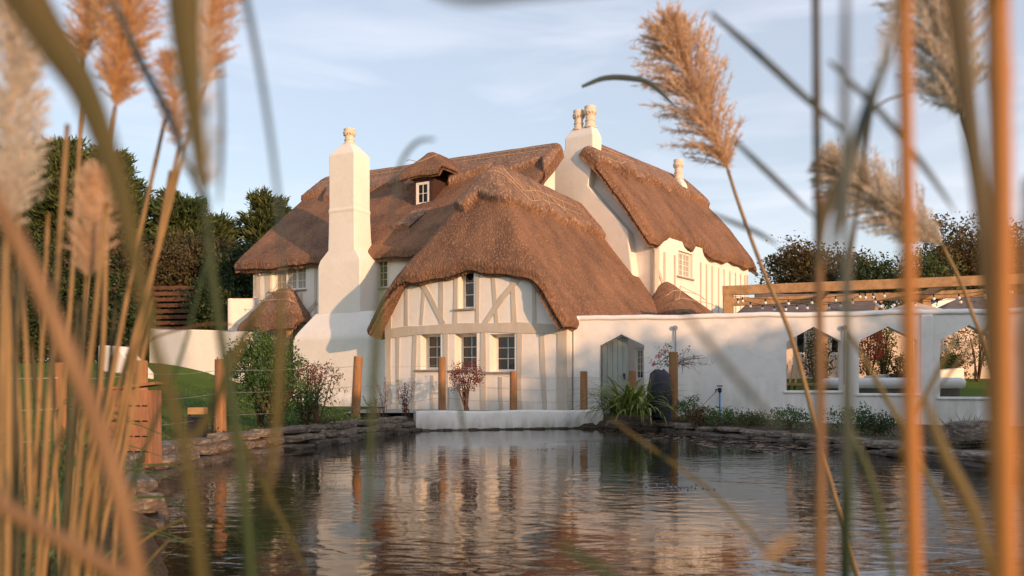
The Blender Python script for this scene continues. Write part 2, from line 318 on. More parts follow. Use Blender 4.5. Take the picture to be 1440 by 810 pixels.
# rings spreading from the bubbler
vm = N('ShaderNodeVectorMath'); vm.operation = 'SUBTRACT'; vm.inputs[1].default_value = (1.76, 9.0, 0); L(co.outputs['Object'], vm.inputs[0])
wv = N('ShaderNodeTexWave'); wv.wave_type = 'RINGS'; wv.rings_direction = 'SPHERICAL'; wv.inputs['Scale'].default_value = 1.25; wv.inputs['Distortion'].default_value = 6; wv.inputs['Detail'].default_value = 2; wv.inputs['Detail Scale'].default_value = 1.2; L(vm.outputs[0], wv.inputs['Vector'])
b3 = N('ShaderNodeBump'); b3.inputs['Distance'].default_value = .0011; L(pm.outputs[0], b3.inputs['Strength']); L(wv.outputs[1], b3.inputs['Height']); L(b2.outputs[0], b3.inputs['Normal'])
L(b3.outputs[0], b.inputs['Normal'])
wb = MB(); wb.quad((-6.5, 1.5, 0), (9, 1.5, 0), (9, 24, 0), (-6.5, 24, 0))
water = make('pond_water', wb, wm); setp(water, kind='structure')

# ------------------------------------------------------------------ walls with openings
def wall_mb(mb, pt, S0, S1, zb, ztop, holes, th, step=.35):
    cuts = set(np.round(np.arange(S0, S1, step), 4)) | {S0, S1}
    for h in holes:
        cuts |= {h[0], h[1]}
        if callable(h[3]): cuts.add((h[0]+h[1])/2)
    cuts = sorted(c for c in cuts if S0 <= c <= S1); cuts = [c for i, c in enumerate(cuts) if i == 0 or c-cuts[i-1] > 1e-3]
    cuts[-1] = S1
    zt = lambda h, s: h[3](s) if callable(h[3]) else h[3]
    for s0, s1 in zip(cuts[:-1], cuts[1:]):
        m_ = (s0+s1)/2; hs = sorted([h for h in holes if h[0]-1e-6 <= m_ <= h[1]+1e-6], key=lambda h: h[2])
        e = .0005 if s1-s0 > .01 else 0
        lo = [zb, zb]
        ints = []
        for h in hs:
            ints.append((lo, [h[2], h[2]])); lo = [zt(h, s0+e), zt(h, s1-e)]
        ints.append((lo, [ztop(s0), ztop(s1)]))
        for l_, h_ in ints:
            if h_[0]-l_[0] < 1e-4 and h_[1]-l_[1] < 1e-4: continue
            mb.quad(pt(s0, l_[0], 0), pt(s1, l_[1], 0), pt(s1, h_[1], 0), pt(s0, h_[0], 0))
            mb.quad(pt(s0, l_[0], -th), pt(s1, l_[1], -th), pt(s1, h_[1], -th), pt(s0, h_[0], -th))
            mb.quad(pt(s0, h_[0], 0), pt(s1, h_[1], 0), pt(s1, h_[1], -th), pt(s0, h_[0], -th))
            mb.quad(pt(s0, l_[0], 0), pt(s1, l_[1], 0), pt(s1, l_[1], -th), pt(s0, l_[0], -th))
    for h in holes:
        for s, e in ((h[0], .0005), (h[1], -.0005)): mb.quad(pt(s, h[2], 0), pt(s, zt(h, s+e), 0), pt(s, zt(h, s+e), -th), pt(s, h[2], -th))
    for s in (S0, S1): mb.quad(pt(s, zb, 0), pt(s, ztop(s), 0), pt(s, ztop(s), -th), pt(s, zb, -th))
def timber(mb, pt, poly, wd, proud=.022):
    mb = MB(); pts = []
    for (s0, z0), (s1, z1) in zip(poly[:-1], poly[1:]):
        n = max(1, int(math.hypot(s1-s0, z1-z0)/.5))
        for i in range(n): pts.append((s0+(s1-s0)*i/n, z0+(z1-z0)*i/n))
    pts.append(poly[-1]); L_ = []
    for i, (s, z) in enumerate(pts):
        a = pts[max(i-1, 0)]; c = pts[min(i+1, len(pts)-1)]; d = math.hypot(c[0]-a[0], c[1]-a[1]); nx_, nz_ = -(c[1]-a[1])/d, (c[0]-a[0])/d
        ww = wd*(1+.12*math.sin(s*3.1+z*2.3))
        L_.append(((s+nx_*ww/2, z+nz_*ww/2), (s-nx_*ww/2, z-nz_*ww/2)))
    for (a, b_), (c, d) in zip(L_[:-1], L_[1:]):
        A, B, C, D = pt(*a, proud), pt(*b_, proud), pt(*d, proud), pt(*c, proud); a0, b0, c0, d0 = pt(*a, -.01), pt(*b_, -.01), pt(*d, -.01), pt(*c, -.01)
        mb.add([A, B, C, D, a0, b0, c0, d0], [(0, 1, 2, 3), (0, 3, 7, 4), (1, 5, 6, 2)])
    for k in (0, -1):
        a, b_ = L_[k]; mb.quad(pt(*a, proud), pt(*b_, proud), pt(*b_, -.01), pt(*a, -.01))
    make('timber', mb, M['timber'], cottage)
def window(parent, pt, s0, s1, z0, z1, rec, cas, nx_, nz_, fw=.045, sill=True, bar=.018, glass='glass', curtain=False, label=None):
    mb = MB(); pane = MB()
    def bx(a0, a1, c0, c1, d0, d1, m_=None):
        (m_ or mb).hexa([pt(a0, c0, d0), pt(a1, c0, d0), pt(a1, c0, d1), pt(a0, c0, d1)], [pt(a0, c1, d0), pt(a1, c1, d0), pt(a1, c1, d1), pt(a0, c1, d1)])
    f0, f1 = -rec, -rec-.06
    bx(s0, s0+fw, z0, z1, f0, f1); bx(s1-fw, s1, z0, z1, f0, f1); bx(s0+fw, s1-fw, z0, z0+fw, f0, f1); bx(s0+fw, s1-fw, z1-fw, z1, f0, f1)
    W_ = (s1-s0-2*fw)/cas
    for c in range(cas):
        a = s0+fw+c*W_; b_ = a+W_
        if c: bx(a-.015, a+.015, z0+fw, z1-fw, f0+.006, f1)
        q = .03
        bx(a+.012, a+.012+q, z0+fw, z1-fw, f0-.012, f1+.01); bx(b_-.012-q, b_-.012, z0+fw, z1-fw, f0-.012, f1+.01)
        bx(a+.012+q, b_-.012-q, z0+fw, z0+fw+q, f0-.012, f1+.01); bx(a+.012+q, b_-.012-q, z1-fw-q, z1-fw, f0-.012, f1+.01)
        ia, ib, ja, jb = a+.012+q, b_-.012-q, z0+fw+q, z1-fw-q
        for i in range(1, nx_): x = ia+(ib-ia)*i/nx_; bx(x-bar/2, x+bar/2, ja, jb, f0-.02, f1+.016)
        for j in range(1, nz_): z = ja+(jb-ja)*j/nz_; bx(ia, ib, z-bar/2, z+bar/2, f0-.017, f1+.018)
        pane.quad(pt(ia, ja, f0-.035), pt(ib, ja, f0-.035), pt(ib, jb, f0-.035), pt(ia, jb, f0-.035))
    o = make('window', mb, M['frame'], parent)
    if label: o['label'] = label
    make('pane', pane, M[glass], o)
    if curtain:
        cm = MB()
        for c in range(cas):
            a = s0+fw+c*W_+.04
            k = 8
            for i in range(k):
                x0 = a+(W_*.42)*i/k; x1 = a+(W_*.42)*(i+1)/k
                cm.quad(pt(x0, z0+fw, f1-.03-.02*(i % 2)), pt(x1, z0+fw, f1-.03-.02*((i+1) % 2)), pt(x1, z1-fw, f1-.03-.02*((i+1) % 2)), pt(x0, z1-fw, f1-.03-.02*(i % 2)))
        make('curtain', cm, M['curtain'], o)
    if sill:
        sm_ = MB(); bx(s0-.16, s1+.05, z0-.06, z0-.002, .07, f0-.01, sm_); bev(make('sill', sm_, M['sill'], o), .01)
    return o
def mkpt(O, t_, n_, bow=0, S=1):
    O = Vector(O); t_ = Vector(t_); n_ = Vector(n_)
    def pt(s, z, d): q = O+t_*s+n_*(d+(bow*4*(s/S)*(1-s/S) if bow else 0)); return Vector((q.x, q.y, z))
    return pt

# ------------------------------------------------------------------ cottage
cottage = thing('thatched_cottage', 'large white timber framed cottage with thatched roofs and tall chimneys across the pond', 'cottage', (-2, 27, .45))
# roof height functions (frame coordinates, world z)
ZM = 9.65
def h_main(a, b):
    f = 5.50+(b-22.85)*.99-.022*(b-22.85)**2; bk = 5.5+(32.1-b)*.99-.022*(32.1-b)**2
    z = smin(f, bk, .35)
    hip = 5.2+(a+24.05)*5.5
    return smin(z, hip, .9)
FA = -12.45
def h_front(a, b):
    rs = 3.25+.095*(b-20.35)
    l = 7.62-(FA-a)*1.43; r = 7.62-(a-FA)*(4.85/rs)
    l = l+.10*np.sin(np.clip((FA-a)/3.3, 0, 1)*math.pi); r = r+.06*np.sin(np.clip((a-FA)/3.4, 0, 1)*math.pi)
    z = smin(l, r, .15)
    hip = 4.27+(b-20.38)*1.68
    hip = hip+.22*np.sin(np.clip((b-20.38)/2.1, 0, 1)*math.pi)
    return smin(z, hip+.0*a, .35+.45*(1-np.clip((hip-4.27)/2.9, 0, 1)))+.12*np.exp(-((a-FA)/1.3)**2)*np.exp(-((b-20.38)/.6)**2)
def h_right(a, b):
    zr = 10.08+.022*(b-26.4)
    r = zr-(a+16.29)*1.24; l = zr+(a+16.29)*1.24
    r = r+.30*np.sin(np.clip((a+16.29)/3.3, 0, 1)*math.pi)
    z = smin(l, r, .4)
    hip = 5.6+(36.45-b)*4.0
    return smin(z, hip, .9)
def thatch_roof(fr, a0, a1, b0, b1, hf, th, res, thr, parent, seed, a1f=None, a0f=None, label=None, spars=None, mround=.22, amp=.035, capH=.2):
    na = int((a1-a0)/res)+1; nb = int((b1-b0)/res)+1
    U, V = np.meshgrid(np.linspace(0, 1, na), np.linspace(0, 1, nb))
    B = b0+(b1-b0)*V
    A0 = a0+(a0f(B) if a0f else 0); A1 = (a1+(a1f(B) if a1f else 0))
    # wavy hand-cut edges
    wob = lambda t_: .03*np.sin(t_*2.1+seed)+.02*np.sin(t_*5.3+seed*2)
    A = (A0-wob(B))+(A1+wob(B+9)-(A0-wob(B)))*U
    B = B+(1-V)*wob(A)*1.0
    Z = hf(A, B)
    e = .02
    dza = (hf(A+e, B)-hf(A-e, B))/(2*e); dzb = (hf(A, B+e)-hf(A, B-e))/(2*e)
    # damp normals close to the edges towards the slope
    ln = np.sqrt(dza**2+dzb**2+1); NA, NB, NZ = -dza/ln, -dzb/ln, 1/ln
    n_ = vnoise(A*1.1+seed*7, B*1.1)*1.4+vnoise(A*3.7, B*3.7+seed)*.5+vnoise(A*14, B*14+seed)*.22
    cap = np.clip((Z-thr(A, B))/.09, 0, 1); cap = cap*cap*(3-2*cap); cap = cap if thr else 0
    off = n_*amp*(1-.75*cap)+cap*capH
    da = np.minimum((A-(A0-wob(B))), ((A1+wob(B+9))-A)); db = np.minimum((V)*(b1-b0), (1-V)*(b1-b0)); d = np.minimum(da, db)
    dd = np.clip(d*ln*.8, 0, mround); rnd = mround-np.sqrt(np.maximum(0, mround**2-(mround-dd)**2))
    off = off-rnd*.9
    TA, TB, TZ = A+NA*off, B+NB*off, Z+NZ*off
    BA, BB, BZ = A-NA*th, B-NB*th, Z-NZ*th
    def wc(a, b_, z): return np.stack([(fr.c*a+fr.s*b_).ravel(), (-fr.s*a+fr.c*b_).ravel(), z.ravel()], 1)
    top = wc(TA, TB, TZ); bot = wc(BA, BB, BZ); n = na*nb
    id_ = np.arange(n).reshape(nb, na)
    fq_ = np.stack([id_[:-1, :-1].ravel(), id_[:-1, 1:].ravel(), id_[1:, 1:].ravel(), id_[1:, :-1].ravel()], 1)
    cm = np.zeros(n) if not thr else cap.ravel()
    iscap = cm[fq_].mean(1) > .5
    mid = (top*.35+bot*.65)
    # edge skirts: top rim -> bottom rim via a mid ring
    ring = np.concatenate([id_[0, :], id_[1:, -1], id_[-1, -2::-1], id_[-2:0:-1, 0]])
    nr = len(ring); V_all = np.concatenate([top, bot, mid[ring]+np.random.default_rng(int(seed*10)).normal(0, .012, (nr, 3))])
    sk = []
    for i in range(nr):
        j = (i+1) % nr; a_, b_ = ring[i], ring[j]; m0, m1 = 2*n+i, 2*n+j
        sk += [(a_, b_, m1, m0), (m0, m1, b_+n, a_+n)]
    allf = np.concatenate([fq_[~iscap], fq_[:, ::-1]+n, np.array(sk)])
    def comp(fc):
        u, inv = np.unique(fc, return_inverse=True); return V_all[u], inv.reshape(fc.shape)
    o = make('roof', comp(allf), M['thatch'], parent, smooth=True)
    if label: o['label'] = label
    if thr and iscap.any():
        make('ridge_cap', comp(fq_[iscap]), M['ridge'], o, smooth=True)
    if spars:
        sp = MB()
        for poly in spars:
            pts = []
            for (p0, p1) in zip(poly[:-1], poly[1:]):
                k = max(2, int(math.hypot(p1[0]-p0[0], p1[1]-p0[1])/.12))
                for i in range(k+1):
                    a_ = p0[0]+(p1[0]-p0[0])*i/k; b_ = p0[1]+(p1[1]-p0[1])*i/k
                    z_ = float(hf(np.array([a_]), np.array([b_]))[0]); 
                    ga = float((hf(np.array([a_+e]), np.array([b_]))-hf(np.array([a_-e]), np.array([b_])))[0])/(2*e); gb = float((hf(np.array([a_]), np.array([b_+e]))-hf(np.array([a_]), np.array([b_-e])))[0])/(2*e)
                    l_ = math.sqrt(ga*ga+gb*gb+1); ofs = .215
                    pts.append(fr.W(a_-ga/l_*ofs, b_-gb/l_*ofs, z_+ofs/l_))
            sp.tube(pts, .011, 5)
        make('spar_pattern', sp, M['spar'], o)
    return o
# main wing
thr_m = lambda a, b: 9.4-.6-.55*tri(-a/1.9+.2)
def zigline(a0, a1, b, step=.8, amp=.18):
    k = int(abs(a1-a0)/step); return [(a0+(a1-a0)*i/k, b+amp*(1 if i % 2 else -1)) for i in range(k+1)]
thatch_roof(H, -24.0, -12.55, 22.85, 32.1, h_main, .36, .052, thr_m, cottage, 1.0, a1f=lambda B: -2.2*sm(B, 27.35, 27.75), label='long main thatched roof with the dormer',
            spars=[[(-23, 27.2), (-12.9, 27.2)], [(-23, 26.95), (-12.9, 26.95)]])
thr_f = lambda a, b: 6.60-.40*tri(b/1.5+.1)*sm(b, 22.6, 23.0)-.42*tri(a/1.7+.42)*(1-sm(b, 22.6, 23.0))
thatch_roof(H, -15.85, -9.2, 20.35, 28.9, h_front, .34, .036, thr_f, cottage, 2.0, a1f=lambda B: .095*(B-20.35), label='large thatched roof over the front gable',
            spars=[[(-13.2, 22.6), (-12.75, 22.15), (-12.1, 22.15), (-11.6, 22.7), (-11.8, 24), (-11.8, 27)], [(-13.0, 22.9), (-12.6, 22.4), (-12.2, 22.4), (-11.85, 22.8), (-12.05, 24), (-12.05, 27)],
                   [(-13.4, 22.9), (-12.9, 22.25), (-12.4, 22.5)], [(-11.6, 23), (-12.1, 23.6), (-11.7, 24.2), (-12.1, 24.8), (-11.7, 25.4), (-12.1, 26)]])
thr_r = lambda a, b: 9.42+.022*(b-26.4)-.3-.45*tri(b/1.9+.3)
thatch_roof(G, -19.6, -13.08, 26.27, 36.3, h_right, .38, .045, thr_r, cottage, 3.0, a0f=lambda B: 3.75*(1-sm(B, 27.2, 27.6)),
            a1f=lambda B: -.3*np.exp(-((B-28.7)/.9)**2)-.3*np.exp(-((B-30.6)/.38)**2), label='thatched roof over the right wing behind the garden wall', mround=.3,
            spars=[[(-15.9, 26.6), (-15.9, 29.0)], [(-15.6, 26.6), (-15.75, 29.5)], [(-15.3, 26.6), (-15.3, 27.7), (-15.6, 28.6)]])

# --- walls
pF = mkpt(H.W(-15.4, 20.85, 0), H.e1, -H.e2, bow=.16, S=6.0)          # front gable wall, s = 0..6
def sF(px, py):
    a, z = H.onb(px, py, 20.78); return (a+15.4, z)
def topF(s):
    a = -15.4+s; return float(h_front(np.array([a]), np.array([20.62]))[0])-.42
wF = MB()
winF = []
for (x0, x1, y0, y1) in ((600.5, 622.5, 471, 518), (650, 673.5, 471, 518.5), (699.5, 726, 471.5, 521)):
    s0, z1 = sF(x0, y0); s1, z0 = sF(x1, y1); winF.append((s0, s1, z0, z1))
u0, uz1 = sF(655.5, 383); u1, uz0 = sF(669.5, 432); uz1 += .1
winF.append((u0, u1, uz0, uz1))
# the window sits .33 m back in the wall, so the opening at the face is shifted left to show its lit reveal
holesF = [(s0-.20, s1-.02, z0-.03, z1+.03) for s0, s1, z0, z1 in winF]
wall_mb(wF, pF, 0, 6.0, .2, topF, holesF, .5, .3)
make('wall', wF, M['render'], cottage)['label'] = 'bowed timber framed wall of the front gable'
for i, (s0, s1, z0, z1) in enumerate(winF):
    h = holesF[i]; window(cottage, pF, h[0], h[1], h[2], h[3], .33 if i < 3 else .25, 1, 2 if i < 3 else 1, 3, curtain=(i == 0), label='upper slit window in the front gable' if i == 3 else None, fw=.04)
    sh = MB(); a_, b_ = h[0]-.05, h[1]+.04
    sh.hexa([pF(a_, h[2]-.045, .06), pF(b_, h[2]-.045, .06), pF(b_, h[2]-.045, -.3), pF(a_, h[2]-.045, -.3)], [pF(a_, h[2]+.004, .05), pF(b_, h[2]+.004, .05), pF(b_, h[2]+.012, -.3), pF(a_, h[2]+.012, -.3)])
tb = MB()
def TF(pxs, wd, **k): timber(tb, pF, [sF(x, y) for x, y in pxs], wd, **k)
def hbeam(y0, y1): pass
beamz = [sF(x, y) for x, y in ((537, 470), (570, 466), (610, 463.5), (650, 462), (690, 461), (730, 461), (770, 462), (800, 464))]
timber(tb, pF, [(max(.01, s), z) for s, z in beamz[:-1]]+[(5.99, beamz[-1][1])], .27, .034)
for xs_, wd in (((572, 386, 572, 458), .12), ((600, 386, 594, 457), .10), ((623, 386, 623, 457), .13), ((644, 380, 643, 457), .13), ((674, 380, 674, 457), .12), ((695, 380, 701, 457), .10), ((722, 380, 725, 457), .13), ((751, 384, 752, 457), .11)):
    TF([(xs_[0], xs_[1]), (xs_[2], xs_[3])], wd)
TF([(587, 387), (605, 415), (626, 456)], .14, proud=.028); TF([(735, 387), (708, 420), (684, 456)], .14, proud=.028)
for xs_, wd in (((559.5, 470, 559, 580), .12), ((585, 470, 581, 580), .13), ((629, 468, 630, 580), .16), ((610, 528, 609, 580), .09), ((682, 466, 682, 580), .16), ((706, 530, 706, 580), .10), ((732, 466, 731, 580), .15), ((762, 467, 766, 580), .13)):
    TF([(xs_[0], xs_[1]), (xs_[2], xs_[3])], wd)
timber(tb, pF, [(5.85, .3), (5.85, topF(5.85)+.2)], .28, .026); timber(tb, pF, [(.12, .3), (.12, topF(.12)+.25)], .24, .026)
# side walls of front wing
pFL = mkpt(H.W(-15.4, 23.4, 0), -H.e2, -H.e1); wl = MB(); wall_mb(wl, pFL, 0, 2.56, .2, lambda s: 3.1, [], .4, 5); make('wall', wl, M['render'], cottage); wl = MB()
pFR = mkpt(H.W(-9.4, 20.86, 0), H.e2, H.e1); wall_mb(wl, pFR, .0, 7.5, .2, lambda s: 2.95, [], .4, 5)
make('wall', wl, M['render'], cottage)
# main wing front wall
MB0 = 23.3
pM = mkpt(H.W(-23.2, MB0, 0), H.e1, -H.e2)
def sM(px, py, b=MB0): a, z = H.onb(px, py, b); return (a+23.2, z)
wM = MB(); s0, z1 = sM(389, 373, MB0+.15); s1, z0 = sM(434, 407, MB0+.15); winL = (s0, s1, z0, z1)
s2, zz1 = sM(529, 362, MB0+.1); s3, zz0 = sM(547, 405, MB0+.1); winR = (s2, s3, zz0, zz1)
wall_mb(wM, pM, 0, 10.4, .2, lambda s: 5.75, [(winL[0]-.08, winL[1], winL[2], winL[3]), winR], .4, 1.2)
make('wall', wM, M['render'], cottage); wM = MB(); pE = mkpt(H.W(-23.2, 31.6, 0), -H.e2, -H.e1); wall_mb(wM, pE, 0, 8.3, .6, lambda s: float(h_main(np.array([-23.2]), np.array([31.6-s]))[0])-.5, [], .4, .5)
make('wall', wM, M['render'], cottage); wM = MB(); pX = mkpt(H.W(-12.8, 23.3, 0), H.e2, H.e1); wall_mb(wM, pX, 0.41, 4.0, .6, lambda s: float(h_main(np.array([-12.8]), np.array([23.3+s]))[0])-.45, [], .4, .5)
make('wall', wM, M['render'], cottage); wM = MB(); pBk = mkpt(H.W(-12.8, 31.6, 0), -H.e1, H.e2); wall_mb(wM, pBk, 0.41, 10.0, .6, lambda s: 5.75, [], .4, 2)
make('wall', wM, M['render'], cottage)
window(cottage, pM, winL[0]-.08, winL[1], winL[2], winL[3], .16, 3, 2, 3, curtain=False, glass='curtain', label='three casement window left of the tall chimney')
window(cottage, pM, winR[0], winR[1], winR[2], winR[3], .12, 1, 2, 4, label='small paned window under the eave beside the chimney')
tb = MB()
for pxx, wd in ((363.5, .22), (377, .24), (444, .1)):
    s_, _ = sM(pxx, 400); timber(tb, pM, [(s_, .3), (s_, 5.7)], wd)
sa, za = sM(424, 450); sb, zb_ = sM(446, 425); timber(tb, pM, [(sa, za), (sb, zb_)], .16)
sa, za = sM(424, 412); timber(tb, pM, [(sa, za), (sa, .8)], .13)
# wall lamp on the left corner
lp = MB(); s_, z_ = sM(367, 383); q = pM(s_, z_, .06); lp.lathe((q.x, q.y, q.z-.13), [(.045, 0), (.05, .02), (.05, .24), (.045, .26)], 12); make('wall_light', lp, M['pipe'], cottage, smooth=True)

# right wing walls
pG = mkpt(G.W(-19.1, 26.85, 0), G.e1, -G.e2)
pR = mkpt(G.W(-13.42, 26.85, 0), G.e2, G.e1)
def sR(px, py, a=-13.42): b, z = G.ona(px, py, a); return (b-26.85, z)
wG = MB()
wall_mb(wG, pG, 0, 5.68, .8, lambda s: float(h_right(np.array([-19.1+s]), np.array([26.9]))[0])-.55, [], .4, .25)
make('wall', wG, M['render'], cottage)['label'] = 'white gable end wall of the right wing'; wG = MB()
s0, z1 = sR(951, 352, -13.5); s1, z0 = sR(971, 393, -13.5)
wall_mb(wG, pR, 0, 9.0, .8, lambda s: 6.42, [(s0, s1, z0, z1)], .4, 2)
make('wall', wG, M['render'], cottage); wG = MB(); pB2 = mkpt(G.W(-13.42, 35.85, 0), -G.e1, G.e2); wall_mb(wG, pB2, 0, 5.68, .8, lambda s: 5.9, [], .4, 2)
make('wall', wG, M['render'], cottage)
window(cottage, pR, s0, s1, z0, z1, .1, 2, 2, 4, glass='curtain', label='sunlit paned window on the right wing')
tb = MB()
for pxx, wd in ((917.5, .34), (934, .12), (948.5, .12), (985, .10), (993, .07), (1001, .07), (1010, .07), (1018, .07), (1026, .07), (1034, .07), (1041, .07), (1047, .07)):
    s_ = min(8.9, sR(pxx, 400)[0]); timber(tb, pR, [(max(s_, .18), .9), (max(s_, .18), 5.85)], wd, .03)
sa, za = sR(921, 370); sb, zb_ = sR(946, 440); timber(tb, pR, [(sa, za), (sb, zb_)], .15, .036)

# --- chimneys
def pot(fr_pos, h, r, parent):
    mb = MB(); mb.lathe(fr_pos, [(r*1.12, 0), (r*1.12, .05), (r*.86, .09), (r*.82, .3*h), (r*.92, .32*h), (r*.92, .36*h), (r*.8, .38*h), (r*.8, .58*h), (r*.92, .6*h), (r*.92, .63*h), (r*.82, .65*h), (r*1.12, .7*h), (r*1.16, .78*h), (r*.98, .84*h), (r*1.02, .9*h), (r*1.02, h), (r*.8, h), (r*.78, h*.8)], 24)
    for k in range(12):
        t_ = 2*math.pi*k/12; mb.box((fr_pos[0]+r*.95*math.cos(t_), fr_pos[1]+r*.95*math.sin(t_), fr_pos[2]+h*.67), (.05, .04, .06), t_)
    return make('chimney_pot', mb, M['pot'], parent, smooth=False)
def ringsolid(mb, fr, rings):   # rings: (a0,a1,b0,b1,z)
    for r0, r1 in zip(rings[:-1], rings[1:]):
        c0 = [fr.W(r0[0], r0[2], r0[4]), fr.W(r0[1], r0[2], r0[4]), fr.W(r0[1], r0[3], r0[4]), fr.W(r0[0], r0[3], r0[4])]
        c1 = [fr.W(r1[0], r1[2], r1[4]), fr.W(r1[1], r1[2], r1[4]), fr.W(r1[1], r1[3], r1[4]), fr.W(r1[0], r1[3], r1[4])]
        mb.add(c0+c1, [(0, 1, 5, 4), (1, 2, 6, 5), (2, 3, 7, 6), (3, 0, 4, 7)])
    r = rings[-1]; mb.quad(fr.W(r[0], r[2], r[4]), fr.W(r[1], r[2], r[4]), fr.W(r[1], r[3], r[4]), fr.W(r[0], r[3], r[4]))
def soften(o, w_=.05):
    me = o.data; bm = bmesh.new(); bm.from_mesh(me); bmesh.ops.remove_doubles(bm, verts=bm.verts, dist=1e-4); bmesh.ops.recalc_face_normals(bm, faces=bm.faces); bm.to_mesh(me); bm.free()
    m_ = o.modifiers.new('bevel', 'BEVEL'); m_.width = w_; m_.segments = 3; m_.limit_method = 'ANGLE'; m_.angle_limit = R(14)
    me.polygons.foreach_set('use_smooth', [True]*len(me.polygons)); wn_ = o.modifiers.new('wn', 'WEIGHTED_NORMAL'); return o
bf = 22.35
aL, _ = H.onb(462.5, 300, bf); aR, _ = H.onb(498, 300, bf); zt_ = H.onb(498, 213, bf)[1]
ch = MB(); am = (aL+aR)/2; bm_ = bf+.42
zz = lambda y: H.onb(490, y, bf)[1]
aL2, _ = H.onb(447, 400, bf-.1); aR2, _ = H.onb(506, 400, bf-.1)
ringsolid(ch, H, [(aL2-.1, aR2+.1, bf-.14, MB0+.1, .5), (aL2, aR2, bf-.1, MB0+.1, zz(440)), (aL2, aR2, bf-.1, MB0+.1, zz(372)), (aL2+.06, aR2-.03, bf-.07, MB0+.05, zz(364)), (aL-.03, aR+.03, bf-.02, MB0, zz(350)), (aL-.02, aR+.02, bf-.01, MB0-.06, zz(330)), (aL-.01, aR+.01, bf, MB0-.1, zz(297)), (aL-.035, aR+.035, bf-.03, MB0-.08, zz(294)), (aL, aR, bf, MB0-.1, zz(291)), (aL, aR, bf, MB0-.1, zt_), (am-.2, am+.2, bm_-.2, bm_+.2, zz(198))])
cho = soften(make('chimney', ch, M['render'], cottage), .06); cho['label'] = 'tall tapering chimney stack on the left'
zp = zz(198); q = H.W(am, bm_, zp-.03); pot(q, zz(175)-zp+.02, .19, cho)
# broad hearth base with sloping top
hb = MB(); ba, _ = H.onb(409, 500, 21.55)
ringsolid(hb, H, [(ba-.05, -15.43, 21.47, 23.28, .45), (ba-.02, -15.43, 21.5, 23.28, zz(560)), (ba, -15.43, 21.6, 23.28, zz(552)), (ba, -15.43, 21.6, 23.28, H.onb(440, 476, 21.6)[1]), (ba+.12, -15.43, 21.72, 23.28, H.onb(440, 466, 21.6)[1]), (aL2-.15, -15.43, 22.28, 23.28, H.onb(450, 440, 22.2)[1])])
soften(make('hearth_base', hb, M['render'], cottage), .08)
# gable chimney of the right wing
bg_ = 26.42
rA, _ = G.onb(794, 200, bg_); rB, _ = G.onb(834, 200, bg_); zc = lambda y: G.onb(820, y, bg_)[1]
c2 = MB(); lA, _ = G.onb(779, 262, bg_); lB, _ = G.onb(826, 262, bg_)
ringsolid(c2, G, [(lA-.8, G.onb(912, 430, bg_)[0]-.1, bg_, 26.95, 1.2), (lA-.4, G.onb(882, 332, bg_)[0], bg_, 26.95, zc(332)), (G.onb(764, 262, bg_)[0], lB+.02, bg_, 26.95, zc(262)), (G.onb(781, 228, bg_)[0], rB-.02, bg_, 27.0, zc(228)), (G.onb(787, 215, bg_)[0], rB, bg_, 27.02, zc(214)), (rA, rB, bg_, 27.05, zc(204)), (rA, rB, bg_, 27.05, zc(190)), (rA+.18, rB-.12, bg_+.15, 26.9, zc(177))])
c2o = soften(make('chimney', c2, M['render'], cottage), .05); c2o['label'] = 'gable chimney carrying two pots'
zp = zc(177); hp = zc(149)-zp
pot(G.W(rA+.42, 26.72, zp-.03), hp, .2, c2o); pot(G.W(rB-.3, 26.72, zp-.03), hp+.06, .21, c2o)
# small far chimney
c3 = MB(); q = P(954, 252, 36.2); ab = (G.c*q.x-G.s*q.y, G.s*q.x+G.c*q.y)
ringsolid(c3, G, [(ab[0]-.3, ab[0]+.5, ab[1]-.3, ab[1]+.3, 7.5), (ab[0]-.2, ab[0]+.3, ab[1]-.25, ab[1]+.25, q.z-.25), (ab[0]-.16, ab[0]+.16, ab[1]-.16, ab[1]+.16, q.z)])
c3o = soften(make('chimney', c3, M['render'], cottage), .05); c3o['label'] = 'small chimney behind the right ridge'
q2 = G.W(ab[0], ab[1], q.z-.03); pot(q2, .85, .2, c3o)

# --- dormer
da, dz = H.onb(594, 285, 25.0)
dm = MB(); D0, D1 = da-.42, da+.42; dzb = H.onb(594, 288, 25.0)[1]; dzt = H.onb(594, 256, 25.0)[1]
def hb_(a0, a1, b0, b1, z0, z1, m_): m_.hexa([H.W(a0, b0, z0), H.W(a1, b0, z0), H.W(a1, b1, z0), H.W(a0, b1, z0)], [H.W(a0, b0, z1), H.W(a1, b0, z1), H.W(a1, b1, z1), H.W(a0, b1, z1)])
hb_(D0, D1, 25.08, 26.6, dzb-.3, dzt+.1, dm); hb_(D0-.05, D1+.05, 24.98, 25.1, dzb-.07, dzb, dm); hb_(D0, D0+.12, 25.0, 25.08, dzb, dzt, dm); hb_(D1-.12, D1, 25.0, 25.08, dzb, dzt, dm)
make('dormer', dm, M['darkwood'], cottage)
pD = mkpt(H.W(D0, 25.075, 0), H.e1, -H.e2); window(cottage, pD, .14, .70, dzb+.01, dzt, -.06, 1, 2, 2, fw=.055, sill=False, label='little white dormer window high in the main roof')
ax_ = (D0+D1)/2
def h_dorm(a, b):
    zt = H.onb(598, 217, 25.3)[1]
    q = np.abs(a-ax_-.05); l = zt+.26-q*1.25+.38*q*q; f = zt-.80+(b-24.75)*1.35+0*a
    return smin(smin(l, f, .12), zt+.1+0*a, .04)
thatch_roof(H, ax_-.90, ax_+.78, 24.72, 27.1, h_dorm, .2, .05, lambda a, b: 99+.0*a, cottage, 5.0, label='pointed thatch hood over the dormer', mround=.12, amp=.012,
            spars=[[(ax_-.6, 25.1), (ax_, 24.95), (ax_+.6, 25.1)]])
